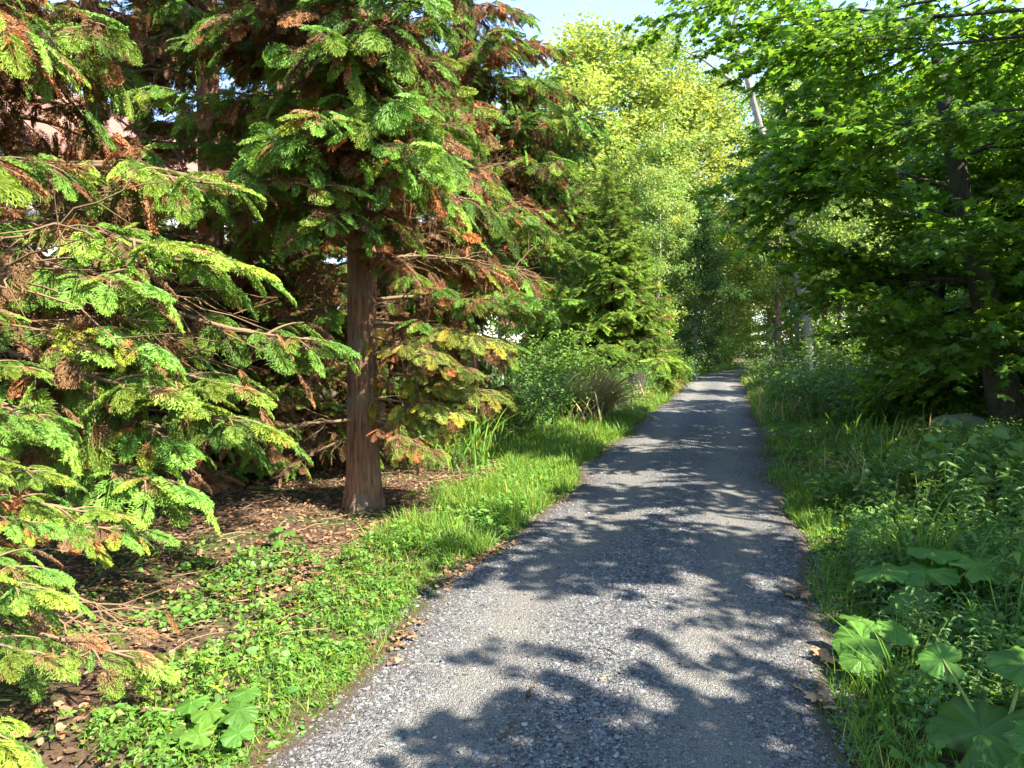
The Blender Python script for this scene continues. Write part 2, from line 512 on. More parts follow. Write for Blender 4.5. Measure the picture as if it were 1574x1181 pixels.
def herb_leaf():
    """rounded, toothed leaf"""
    half = [(0, 0), (-.12, .2), (-.02, .42), (.3, .5), (.62, .38), (.86, .18), (1, 0)]
    pts = half + [(x, -y) for x, y in half[-2:0:-1]]
    V = np.array([(.38, 0, -.03)] + [(x, y, .10 * abs(y) - .10 * x * x) for x, y in pts]); n = len(pts)
    return V, np.array([(0, 1 + (i + 1) % n, 1 + i) for i in range(n)]), np.ones((len(V), 3))


def blade(n=4, w=.022, bend=.5):
    t = np.linspace(0, 1, n + 1)
    x = bend * t ** 2; z = t - .28 * bend * t ** 2.5
    ww = w * (1 - t ** 1.6) + .001
    V = np.stack([np.stack([x, ww, z], 1), np.stack([x, -ww, z], 1)], 1).reshape(-1, 3)
    T = []
    for i in range(n):
        a = 2 * i
        T += [(a, a + 1, a + 3), (a, a + 3, a + 2)]
    k = np.repeat(t, 2)[:, None]
    return V, np.array(T), np.array((.85, .9, .9)) * (1 - k) + np.array((1.15, 1.1, 1.0)) * k


MAPLE, OVAL, DIA, HERB = maple_leaf(), oval_leaf(), diamond(), herb_leaf()


def trefoil():
    V, T, C = oval_leaf(.26, .2, .3, 1)
    A = [(V * .72) @ np.array(((math.cos(a), math.sin(a), 0), (-math.sin(a), math.cos(a), 0), (0, 0, 1))) for a in (0, 1.5, -1.5)]
    return np.concatenate(A), np.concatenate([T + i * len(V) for i in range(3)]), np.concatenate([C] * 3)


TREFOIL = trefoil()
LANCE = oval_leaf(.20, .35, .35, 2)
BLADES = [blade(4, .016, b) for b in (.2, .5, .9)]


def yawed(rng, k, tilt=.3):
    """k random horizontal directions with normals tilted a little from vertical"""
    a = rng.uniform(0, 2 * math.pi, k)
    d = np.stack([np.cos(a), np.sin(a), rng.normal(size=k) * tilt], 1)
    n = np.stack([rng.normal(size=k) * tilt, rng.normal(size=k) * tilt, np.ones(k)], 1)
    return d, n


# ------------------------------------------------------------------ conifer branches
def conifer_branch(seed, L=2.4, dead=.25, hang=16, arch=(.12, -.42, .24), tmpl=FR, mats=0, dens=1.0, fsize=(.24, .36), bare=.22, side=1.0):
    """materials: 0 green, 1 dead, 2 wood"""
    rng = np.random.default_rng(seed); g = Geo()
    t = np.linspace(0, 1, 26)
    ph = rng.uniform(0, 6.28, 2)
    ax = np.stack([L * t, .10 * L * np.sin(2.6 * t + ph[0]) * t, L * (arch[0] * t + arch[1] * t ** 2 + arch[2] * t ** 3) + .015 * np.sin(14 * t + ph[1])], 1)
    g.tube(ax, .030 * (1 - t) ** .8 + .004, 6, 2, (1, 1, 1))
    O, D, NN, S, K = [], [], [], [], []
    ns = int(20 * dens)
    for i in range(ns):
        ti = bare + (1 - bare) * (i + .5 * rng.uniform()) / ns
        j = min(int(ti * 25), 24); p = ax[j] + (ax[j + 1] - ax[j]) * (ti * 25 - j)
        dd = unit(ax[j + 1] - ax[j])
        s = 1 if i % 2 else -1
        ang = s * (R(54) - R(22) * ti + rng.normal() * .15)
        l = side * L * (.34 * (1 - ti) ** .7 + .07) * rng.uniform(.5, 1.25)
        d = np.array((dd[0] * math.cos(ang) - dd[1] * math.sin(ang), dd[0] * math.sin(ang) + dd[1] * math.cos(ang), .06 + rng.normal() * .20))
        d = unit(d)
        q = np.linspace(0, 1, 8)
        tw = p + d * l * q[:, None] + np.array((0, 0, -1)) * (.30 * l * q ** 2)[:, None]
        g.tube(tw, .007 * (1 - q) + .0022, 4, 2, (1.05, 1, .95))
        m = max(2, int(l / (.40 * fsize[0] + .02)))
        for k in range(m + 1):
            sk = .22 + .78 * k / m
            o = tw[0] + d * l * sk + np.array((0, 0, -.30 * l * sk ** 2))
            a2 = 0 if k == m else (1 if k % 2 else -1) * R(rng.uniform(30, 58))
            fd = np.array((d[0] * math.cos(a2) - d[1] * math.sin(a2), d[0] * math.sin(a2) + d[1] * math.cos(a2), d[2] - .34 * sk - rng.uniform(0, .55)))
            O.append(o); D.append(fd); NN.append((rng.normal() * .45, rng.normal() * .45, 1))
            S.append(rng.uniform(*fsize) * rng.choice((.6, .85, 1.0, 1.2)))
            K.append(rng.uniform() < dead * (1.6 - 1.3 * ti) * (1.5 - sk))
    O.append(ax[-1]); D.append(ax[-1] - ax[-3]); NN.append((0, 0, 1)); S.append(fsize[1]); K.append(False)
    for i in range(hang):      # dead fronds hanging below the inner part
        ti = rng.uniform(.15, .75); j = int(ti * 25)
        O.append(ax[j] + rng.normal(size=3) * (.10, .16, .03)); a = rng.uniform(0, 6.28)
        D.append((.5 * math.cos(a), .5 * math.sin(a), -1)); NN.append((math.cos(a), math.sin(a), .4)); S.append(rng.uniform(.18, .34)); K.append(rng.uniform() < .85)
    O, D, NN, S, K = map(np.array, (O, D, NN, S, K))
    w = rng.integers(0, len(tmpl), len(O))
    tn = jitter(rng, len(O), .19, .24)
    if mats != 1:
        hd = (~K) & (rng.uniform(size=len(O)) < min(.32, .02 + .6 * dead))
        for q in (0, 1):
            s_ = hd & (w % 2 == q)
            g.inst(HALF[q], frames(O[s_], D[s_], NN[s_], S[s_]), 0, tn[s_])
        w = np.where(hd, -1, w)
    for q in range(len(tmpl)):
        for dk in (False, True):
            s_ = (w == q) & (K == dk)
            g.inst(tmpl[q], frames(O[s_], D[s_], NN[s_], S[s_]), 1 if dk else 0, tn[s_])
    return g.mesh('branch', [M[('cyp', 'spruce', 'cyp_yellow')[mats]], M['cyp_dead'], M['cyp_wood']])


def dead_branch(seed, L=2.2):
    """bare crooked limb with a tangle of dry twigs and a few brown fronds"""
    rng = np.random.default_rng(seed); g = Geo()
    t = np.linspace(0, 1, 18)
    ax = np.stack([L * t, .12 * np.cumsum(rng.normal(size=18)) * .35, L * (.02 * t - .15 * t ** 2) + .03 * np.cumsum(rng.normal(size=18)) * .4], 1)
    g.tube(ax, .022 * (1 - t) + .004, 5, 0, (1, .97, .9))
    O, D, S = [], [], []
    for i in range(26):
        j = rng.integers(2, 17); p = ax[j]
        a = rng.uniform(.3, 1.3) * rng.choice((-1, 1))
        d = unit(np.array((math.cos(a), math.sin(a), rng.normal() * .35 - .1))); l = rng.uniform(.2, .8)
        q = np.linspace(0, 1, 7)
        tw = p + d * l * q[:, None] + np.cumsum(rng.normal(size=(7, 3)) * .018, 0) + np.array((0, 0, -1)) * (.2 * l * q ** 2)[:, None]
        tw[0] = p
        g.tube(tw, .0062 * (1 - q) + .0016, 3, 0, (1.2, 1.12, 1.0) if rng.uniform() < .5 else (.8, .74, .7))
        for k in range(3):
            b = tw[rng.integers(2, 6)]; d2 = unit(d + rng.normal(size=3) * .7); q2 = np.linspace(0, 1, 4)
            g.tube(b + d2 * q2[:, None] * rng.uniform(.08, .3), .0026 * (1 - q2) + .001, 3, 0, (1.05, .98, .9))
        if rng.uniform() < .35:
            O.append(tw[-1]); D.append(d + np.array((0, 0, -.7))); S.append(rng.uniform(.15, .28))
    if O:
        O, D, S = map(np.array, (O, D, S))
        g.inst(FR[0], frames(O, D, np.tile((0.3, 0, 1.0), (len(O), 1)), S), 1, jitter(rng, len(O)))
    return g.mesh('branch', [M['cyp_wood'], M['cyp_dead']])


GREEN = [conifer_branch(100 + i, 2.4, d) for i, d in enumerate((.10, .16, .25, .14))]
MIXED = [conifer_branch(110 + i, 2.3, d, 26) for i, d in enumerate((.55, .75))]
BROWN = [conifer_branch(120 + i, 2.2, 1.3, 34, (.05, -.5, .15)) for i in range(2)]
TIP = [conifer_branch(140 + i, 2.4, d, 9, (.20, -.62, .30), FR, 0, .62, (.13, .22), b, .60) for i, (d, b) in enumerate(((.16, .55), (.3, .48), (.55, .50), (.12, .62), (.45, .42)))]
MID = [conifer_branch(150 + i, 2.4, d, 14, (.12, -.48, .22), FR, 2, 1.0, (.22, .34), .40, .85) for i, d in enumerate((.22, .45))]
BARE = [dead_branch(130 + i) for i in range(3)]


def orient(z, az, pitch, roll, s):
    e = Euler((roll, -pitch, 0)).to_matrix().to_4x4()
    m = Matrix.Translation((0, 0, z)) @ Matrix.Rotation(az, 4, 'Z') @ e @ Matrix.Scale(s, 4)
    return np.array(m)


def trunk_mesh(seed, H, r0, r1, mat, seg=16, lean=(0, 0), flare=.5, crook=.05, limbs=(), rough=.05):
    rng = np.random.default_rng(seed); g = Geo()
    z = np.concatenate([np.array((-.25, 0, .08, .2, .4)), np.linspace(.8, H, max(8, int(H * 2)))])
    t = np.clip(z / H, 0, 1)
    P = np.stack([lean[0] * t + crook * np.sin(t * 5 + seed) * t, lean[1] * t + crook * np.cos(t * 4 + seed * 2) * t, z], 1)
    r = r1 + (r0 - r1) * (1 - t) ** .9
    r = r * (1 + flare * np.exp(-np.maximum(z, 0) / .22))
    g.tube(P, r, seg, 0, (1, 1, 1), rough, rng)
    for (pts, ra, rb) in limbs:
        pts = np.asarray(pts); q = np.linspace(0, 1, len(pts))
        g.tube(pts, ra * (1 - q) + rb * q, 7, 0)
    return g.mesh('trunk', [mat])


def reach(root_loc, px, py, depth, rise, kind):
    """branch from the trunk to a tip standing depth metres away: (height, azimuth, pitch, size, mesh) for cypress()"""
    tip = at(px, depth, CAM_H + (531 - py) / FPX * depth)
    dx, dy = tip[0] - root_loc[0], tip[1] - root_loc[1]
    hd = math.hypot(dx, dy); z0 = tip[2] + rise * hd
    return (max(z0, .3) - root_loc[2], math.degrees(math.atan2(dy, dx)) - 3, math.degrees(math.atan2(-rise * hd, hd)) + 3.4, math.hypot(hd, rise * hd) / 2.6, kind)


def cypress(label, loc, H, r0, seed, z0=.8, low=(), n=70, zmax=None, spread=1.0, brown=.35, bare_low=12, lean=(0, 0), top_n=22, group='cypress trees beside the lane', skip=None):
    """skip(z, az): keep the tree clear of branches there"""
    rng = np.random.default_rng(seed)
    root = thing('cypress_tree', label, 'tree', loc, 0, 1, group)
    link('trunk', trunk_mesh(seed, H, r0, .03, M['cyp_bark'], 30, lean, .45, rough=.09), root)
    for (z, az, pitch, s, kind) in low:
        child('branch', kind, root, orient(z, R(az), R(pitch), rng.normal() * .15, s))
    zs = z0 + (H * .62 - z0) * (np.arange(n) / n) ** 1.0
    az = rng.uniform(0, 6.28)
    for z in zs:
        az += 2.4 + rng.normal() * .35
        if skip and skip(z, az % 6.283):
            continue
        f = 1 - .72 * (z / H) ** 1.1
        s = spread * f * rng.uniform(.8, 1.15)
        u = rng.uniform()
        kind = BROWN[rng.integers(2)] if u < brown * .6 else MIXED[rng.integers(2)] if u < brown else GREEN[rng.integers(4)]
        child('branch', kind, root, orient(z, az, R(rng.uniform(-8, 16)), rng.normal() * .2, s))
    for k in range(top_n):
        z = H * (.62 + .36 * k / top_n); az += 2.4
        child('branch', GREEN[k % 4], root, orient(z, az, R(25), 0, spread * max(.15, (1 - z / H) * 1.0)))
    cam_az = math.atan2(-loc[1], -loc[0])
    for k in range(bare_low):
        zb, ab = rng.uniform(.5, z0 + 1.8), rng.uniform(0, 6.28)
        if math.cos(ab - cam_az) > .6 and zb < 2.4:
            ab += 2.0
        child('branch', BARE[rng.integers(3)], root, orient(zb, ab, R(rng.uniform(-12, 8)), rng.uniform(0, 6), rng.uniform(.35, .85)))
    return root


# azimuths: 0 = +X (across the lane, towards the sun), 270 = back towards the photographer
G0, G1, G2, G3 = GREEN
T0, T1, T2, T3, T4 = TIP
pA, pB, pC, pD = at(557, 7.5), at(-70, 6.4), at(330, 10.5), at(715, 12.0)
cypress('tall cypress whose bare red-brown trunk stands beside the lane, drooping yellowish branch on its right', (*pA[:2], .05), 14, .152, 1, z0=2.55, n=52, spread=.95, brown=.62,
        low=[reach(pA, *a) for a in ((775, 600, 6.9, .05, MID[0]), (690, 690, 6.7, .12, MID[1]), (720, 630, 6.8, -.02, MID[0]), (835, 470, 7.4, .0, G2), (780, 520, 7.0, .05, MID[0]), (680, 545, 6.7, .08, MID[0]), (745, 560, 6.9, .0, MID[1]), (700, 655, 6.9, .05, MID[0]), (810, 540, 7.2, .12, MIXED[0]), (630, 330, 6.5, .05, BROWN[0]), (600, 110, 6.4, .0, BROWN[1]), (650, 220, 6.6, .0, MIXED[1]), (660, 400, 6.7, .1, BROWN[1]))] + [
             (2.85, -70, -6, .75, MIXED[1]), (3.0, -45, 4, .85, G3), (3.2, -88, 0, .8, G1), (3.5, -60, 0, .85, G0), (3.8, -75, 4, .85, MIXED[0]), (4.1, -50, 4, .85, G2), (4.4, -65, 0, .9, BROWN[0]), (4.8, -72, 0, .9, G3), (5.2, -55, 0, .9, G0)],
        bare_low=22, skip=lambda z, a: z < 6.5 and (a < .5 or a > 5.35))
cypress('broad cypress with long low sunlit branches over bare twigs, left of the red-brown trunk', (*pB[:2], .05), 15, .20, 2, z0=3.0, n=44, spread=1.0, brown=.95,
        low=[reach(pB, *a) for a in ((340, 345, 4.7, .02, T0), (492, 395, 5.3, .04, T3), (230, 400, 4.3, .06, T1), (325, 500, 4.5, .10, T2), (245, 575, 4.2, .05, T0),
             (530, 515, 5.6, .12, T1), (515, 620, 5.2, .06, T3), (400, 570, 4.9, .12, T0), (300, 660, 4.6, .10, T2), (285, 720, 4.3, .05, T1), (545, 260, 5.5, .0, T4), (400, 250, 5.2, .0, T0), (120, 500, 4.2, .05, T4), (60, 620, 4.0, .05, T1),
             (300, 310, 4.5, .0, BARE[0]), (330, 450, 4.6, .02, BARE[1]), (150, 430, 4.4, .0, BARE[2]), (390, 480, 4.9, .08, BARE[0]), (230, 540, 4.4, .1, BARE[1]), (270, 380, 4.3, -.05, BARE[2]))],
        bare_low=22)
cypress('dark cypress in the second row, deep in shade behind the broad low-branched one', (*pC[:2], .1), 14, .17, 3, z0=.5, n=60, spread=.9, brown=.8, bare_low=16)
cypress('tall cypress with brown drooping boughs rising behind the red-brown trunk, nearest the spruce', (*pD[:2], .08), 17, .19, 4, z0=2.3, n=58, spread=.84, brown=.75,
        low=[reach(pD, *a) for a in ((915, 190, 10.8, .02, G1), (885, 300, 11.0, .1, MIXED[1]), (850, 385, 11.2, .15, BROWN[0]), (850, 330, 10.5, .05, BROWN[1]), (880, 250, 10.4, .0, MIXED[0]), (850, 130, 10.8, .0, G0), (800, 420, 11.0, .1, BROWN[1]), (780, 360, 10.0, .1, BROWN[0]), (760, 230, 9.6, .05, BROWN[1]), (820, 280, 9.8, .05, BROWN[0]), (720, 120, 9.6, .0, BROWN[1]), (790, 60, 10, .0, MIXED[1]))], bare_low=8)
pE, pF = at(-420, 3.6), at(150, 8.6)
cypress('cypress at the edge of the view whose low fresh-green sprays hang over the verge', (*pE[:2], .05), 12, .15, 5, z0=2.7, n=30, spread=.85, brown=.85,
        low=[reach(pE, *a) for a in ((115, 630, 3.7, .06, T1), (20, 700, 3.2, .06, T0), (172, 872, 3.3, .05, T3), (95, 800, 3.5, .02, T2), (215, 1050, 3.1, .20, T4), (90, 1000, 2.9, .12, T0), (30, 470, 3.6, .0, T4), (215, 770, 3.9, .05, T0), (140, 705, 3.7, .08, T3), (265, 815, 4.3, .05, T2), (70, 880, 3.1, .08, T1), (40, 760, 3.3, .0, T3), (150, 1100, 2.95, .22, T3), (60, 560, 3.5, .05, T0), (205, 1030, 3.1, .22, BARE[1]))],
        bare_low=6)
cypress('slim dark cypress stem between the broad cypress and the second-row one', (*pF[:2], .1), 13, .11, 6, z0=2.9, n=30, spread=.75, brown=.9, bare_low=20, skip=lambda z, a: z < 4.9)
pH, pI, pJ = at(-120, 11.0), at(230, 14.5), at(590, 17.0)
cypress('shaded cypress behind the broad low-branched one, towards the edge of the view', (*pH[:2], .1), 14, .16, 8, z0=1.0, n=56, spread=1.0, brown=.7, bare_low=10, skip=lambda z, a: 2.7 < z < 5.6)
cypress('farthest shaded cypress in front of the white house wall', (*pI[:2], .1), 14, .16, 9, z0=.8, n=60, spread=1.1, brown=.7, bare_low=10, skip=lambda z, a: 4.0 < z < 6.4)
cypress('shaded cypress beyond the red-brown trunk, before the white house', (*pJ[:2], .1), 15, .16, 10, z0=.7, n=64, spread=1.2, brown=.6, bare_low=6)
pK, pL, pM = at(440, 9.8), at(640, 12.5), at(215, 8.8)
cypress('low shaded cypress filling the dark gap left of the red-brown trunk', (*pK[:2], .1), 5.0, .08, 13, z0=.15, n=56, spread=.62, brown=.85, bare_low=8, top_n=14)
cypress('low shaded cypress in the dark gap right of the red-brown trunk', (*pL[:2], .1), 4.6, .08, 14, z0=.15, n=56, spread=.66, brown=.8, bare_low=8, top_n=14)
cypress('low browned cypress under the broad sunlit one', (*pM[:2], .1), 3.8, .07, 15, z0=.15, n=44, spread=.6, brown=.9, bare_low=10, top_n=12)
pG = at(470, 13.5)
cypress('cypress far back in the row, half hidden behind the red-brown trunk', (*pG[:2], .1), 15, .17, 7, z0=1.1, n=52, spread=1.0, brown=.7, bare_low=10)

# ------------------------------------------------------------------ spruce by the lane
SPR = [conifer_branch(200 + i, 1.6, .03, 3, (.05, -.28, .26), FR_S, 1, 1.4, (.20, .32), .10, 1.45) for i in range(3)]


def spruce(label, loc, H, seed, n=90, spread=1.0, group='young spruces by the lane'):
    rng = np.random.default_rng(seed)
    root = thing('spruce_tree', label, 'tree', loc, 0, 1, group)
    link('trunk', trunk_mesh(seed, H, .13, .015, M['bark_dark'], 12, (0, 0), .3), root)
    az = 0
    for k in range(n):
        t = (k / n) ** .95; z = .45 + (H - .55) * t
        az += 2.4 + rng.normal() * .3
        child('branch', SPR[rng.integers(3)], root, orient(z, az, R(-6 + 40 * t ** 2), rng.normal() * .1, spread * (1.28 * (1 - t) + .12) * rng.uniform(.85, 1.1)))
    return root


ps = at(938, 26.5)
spruce('broad young spruce with yellow-green tips, a cone shape beside the lane', (*ps[:2], .1), 8.0, 11, spread=1.15, n=99)
ps = at(870, 31.0)
spruce('taller shaded spruce behind the yellow-tipped young one', (*ps[:2], .1), 10.5, 12, spread=1.25)

# ------------------------------------------------------------------ broadleaf trees
def leafy_branch(seed, L=2.2, leaf=MAPLE, size=(.085, .15), mat='maple', n_tw=20, tilt=.55):
    rng = np.random.default_rng(seed); g = Geo()
    t = np.linspace(0, 1, 16)
    ax = np.stack([L * t, .10 * L * np.sin(3 * t + seed) * t, L * (.12 * t - .22 * t ** 2) + .03 * np.sin(9 * t + seed)], 1)
    g.tube(ax, .017 * (1 - t) + .003, 5, 1)
    O, D, S = [], [], []
    for i in range(n_tw):
        ti = .12 + .86 * (i + rng.uniform(0, .6)) / n_tw; j = min(int(ti * 15), 14)
        p = ax[j]; s = 1 if i % 2 else -1
        a = s * R(rng.uniform(38, 62)); l = L * (.36 * (1 - ti) ** .6 + .10) * rng.uniform(.7, 1.2)
        d = unit(np.array((math.cos(a), math.sin(a), rng.normal() * .28 + .03))); q = np.linspace(0, 1, 6)
        tw = p + d * l * q[:, None] + np.array((0, 0, -1)) * (.16 * l * q ** 2)[:, None]
        g.tube(tw, .005 * (1 - q) + .0015, 3, 1)
        m = int(l / .105) + 2
        for k in range(m):
            sk = .12 + .88 * k / (m - 1)
            o = tw[0] + d * l * sk + np.array((0, 0, -.16 * l * sk ** 2))
            for s2 in (1, -1):
                b = a + s2 * R(rng.uniform(25, 85))
                O.append(o + rng.normal(size=3) * .018); D.append((math.cos(b), math.sin(b), rng.normal() * .22 - .22)); S.append(rng.uniform(*size))
    O, D, S = map(np.array, (O, D, S)); k = len(O)
    nn = np.stack([rng.normal(size=k) * tilt, rng.normal(size=k) * tilt, np.ones(k)], 1)
    g.inst(leaf, frames(O, D, nn, S), 0, jitter(rng, k, .10, .20))
    return g.mesh('branch', [M[mat], M['bark_dark']])


MB = [leafy_branch(300 + i) for i in range(5)]


def maple(label, loc, H, r0, seed, n=92, boughs=(), skip=None, lean=(0, 0), zlow=1.6, reach=3.6, limbs_n=13, group='broadleaf trees on the shaded side', scale=(.85, 1.35), bark='bark_dark', az_bias=None):
    rng = np.random.default_rng(seed)
    root = thing('maple_tree', label, 'tree', loc, 0, 1, group)
    limbs, tips = [], []
    az = rng.uniform(0, 6.28)
    for i in range(limbs_n):
        t = i / (limbs_n - 1); z = zlow + (H * .9 - zlow) * t
        az += 2.4 + rng.normal() * .4
        l = reach * (1 - .65 * t) * rng.uniform(.75, 1.2)
        q = np.linspace(0, 1, 9); tt = z / H
        b = np.array((lean[0] * tt + .05 * math.sin(tt * 5 + seed) * tt, lean[1] * tt + .05 * math.cos(tt * 4 + seed * 2) * tt, z))
        up = .18 + .5 * t
        P = b + np.stack([math.cos(az) * l * q, math.sin(az) * l * q, l * (up * q - .22 * q ** 2)], 1) + np.cumsum(rng.normal(size=(9, 3)) * .035, 0) * q[:, None]
        limbs.append((P, .055 * (1 - .6 * t) + .01, .008))
        tips.append((P, az, t))
    for (px, py, dp) in boughs:
        e = at(px, dp, CAM_H + (531 - py) / FPX * dp) - np.array((loc[0], loc[1], loc[2])); q = np.linspace(0, 1, 9)
        z = min(e[2] - .25, H * .9); P = np.array((0, 0, z)) + np.stack([e[0] * q, e[1] * q, (e[2] - z) * (1.5 * q - .5 * q ** 2)], 1) + np.cumsum(rng.normal(size=(9, 3)) * .03, 0) * q[:, None]
        limbs.append((P, .045, .006)); ab = math.atan2(e[1], e[0])
        for f, da, k in ((.45, .8, 0), (.6, -.8, 1), (.75, .6, 2), (.85, -.5, 3), (.97, .05, 4)):
            child('branch', MB[k], root, np.array(Matrix.Translation(P[int(f * 8)].tolist()) @ Matrix.Rotation(ab + da + rng.normal() * .2, 4, 'Z') @ Matrix.Rotation(R(rng.uniform(-5, 15)), 4, 'Y') @ Matrix.Scale(rng.uniform(.6, .9), 4)))
    link('trunk', trunk_mesh(seed, H, r0, .03, M[bark], 14, lean, .35, limbs=limbs), root)
    for k in range(n):
        P, a, t = tips[k % limbs_n]
        q = rng.uniform(.30, 1.0) ; i = int(q * 8)
        az2 = a + rng.normal() * .75
        if skip and skip(P[i], az2 % 6.283):
            continue
        e = Matrix.Translation(P[i].tolist()) @ Matrix.Rotation(az2, 4, 'Z') @ Euler((rng.normal() * .15, -R(rng.uniform(-34, 26)), 0)).to_matrix().to_4x4() @ Matrix.Scale(rng.uniform(*scale), 4)
        child('branch', MB[rng.integers(len(MB))], root, np.array(e))
    return root


p1 = at(1560, 13.0)
maple('dark-trunked maple leaning towards the lane, low leafy boughs almost to the weeds', (*p1[:2], .1), 8.2, .26, 21, lean=(-1.6, .2), zlow=1.0, reach=2.7, n=110, skip=lambda p, a: p[2] < 6.3 and abs(a - 4.45) < .22)
maple('near maple whose leafy boughs reach in over the weeds from the edge of the view', (6.3, 9.2, .1), 8.2, .2, 22, zlow=2.6, reach=1.8, limbs_n=14, n=66, scale=(.7, 1.1),
      boughs=[(1110, 50, 10), (1060, 10, 10.5), (1235, 80, 9.5), (1270, 90, 9), (1350, 170, 8.5)])
maple('maple with layered boughs overhanging the lane just past the grassy turnout', (7.0, 19.5, .1), 8.6, .2, 23, zlow=1.0, reach=1.8, n=80, scale=(.7, 1.1))
maple('bushy maple crowding the lane between the turnout and the pale leaning tree', (7.6, 26.0, .1), 10, .2, 24, zlow=.9, reach=2.0, n=80, scale=(.8, 1.2))
maple('shady maple deep in the wood behind the dark leaning trunk', (9.3, 17.0, .2), 6.5, .16, 25, zlow=.7, reach=3.2, n=64)
maple('maple low in the wood beyond the near overhanging one', (10.5, 12.5, .2), 5.6, .14, 26, zlow=.9, reach=3.0, n=50)
maple('young maple filling the gap between the grassy turnout and the dark leaning trunk', (4.0, 17.0, .1), 6.0, .09, 29, zlow=.5, reach=.7, n=70, scale=(.5, .8))
maple('young maple in the shade just behind the dark leaning trunk', (7.3, 15.2, .1), 5.5, .10, 30, zlow=.5, reach=2.0, n=80)
maple('maple in the wood behind the bushy lane-side one', (10.0, 25.0, .2), 8, .18, 31, zlow=.8, reach=3.5, n=80)
maple('maple in the wood behind the one overhanging the turnout', (9.2, 21.0, .2), 7.0, .18, 33, zlow=.8, reach=3.3, n=70)
maple('maple at the lane side between the near overhanging one and the photographer', (5.6, 5.6, .1), 6.4, .15, 34, zlow=2.6, reach=2.2, n=26)
maple('maple standing beside the photographer and shading the gravel', (6.0, 2.2, .1), 6.2, .2, 27, zlow=2.4, reach=2.8, n=28)
maple('maple behind the photographer that dapples the near lane', (5.6, -2.6, .1), 7.2, .2, 28, zlow=2.6, reach=3.4, n=40)

# ---- distant broadleaf trees: trunk with limbs + one leafy crown each
def far_tree_mesh(seed, H=16, rx=3.4, base=.22, leaf=(.15, .27), limbs_n=36, per=52, clump=.40):
    rng = np.random.default_rng(seed)
    g = Geo(); limbs = []; C = []
    az = rng.uniform(0, 6.28)
    for i in range(limbs_n):
        t = i / (limbs_n - 1); z = H * (base + (.97 - base) * t)
        az += 2.4 + rng.normal() * .4
        l = rx * (math.sin(math.pi * (.12 + .84 * t) ** .8) * .85 + .25) * rng.uniform(.6, 1.15)
        q = np.linspace(0, 1, 8)
        P = np.array((0, 0, z * .93)) + np.stack([math.cos(az) * l * q, math.sin(az) * l * q, l * (.75 * q - .22 * q ** 2)], 1) + np.cumsum(rng.normal(size=(8, 3)) * .06, 0) * q[:, None]
        limbs.append((P, .07 * (1 - .6 * t) + .01, .010))
        for k in range(8):
            C.append(P[rng.integers(3, 8)] + rng.normal(size=3) * (.45, .45, .35))
    tm = trunk_mesh(seed, H * .96, H * .0125, .03, M['bark_pale'], 9, (0, 0), .3, .25, limbs)
    for c in C:
        k = int(per * rng.uniform(.5, 1.4)); r = clump * rng.uniform(.6, 1.35)
        o = c + rng.normal(size=(k, 3)) * (r, r, r * .62)
        d, n = yawed(rng, k, .5); d[:, 2] -= .35
        col = jitter(rng, 1, .12, .22)
        g.inst(DIA, frames(o, d, n, rng.uniform(*leaf, k)), 0, jitter(rng, k, .08, .16) * col)
    return g.mesh('crown', [M['far_mid']]), tm


FAR = [far_tree_mesh(400 + i, 16, rx, b, per=p) for i, (rx, b, p) in enumerate(((3.2, .18, 80), (3.8, .12, 90), (2.8, .25, 70), (3.6, .05, 100)))]


def far_tree(label, loc, H, v, mat, rz=0, width=1.0, group='broadleaf trees beyond the bend', name='broadleaf_tree', bark=None, lean=0):
    cm, tm = FAR[v]
    s = H / 16.0
    root = thing(name, label, 'tree', loc, rz, 1, group)
    root.scale = (s * width, s * width, s)
    root.rotation_euler = (0, lean, rz)
    t = link('trunk', tm, root); c = link('crown', cm, root)
    c.material_slots[0].link = 'OBJECT'; c.material_slots[0].material = M[mat]
    if bark:
        t.material_slots[0].link = 'OBJECT'; t.material_slots[0].material = M[bark]
    return root


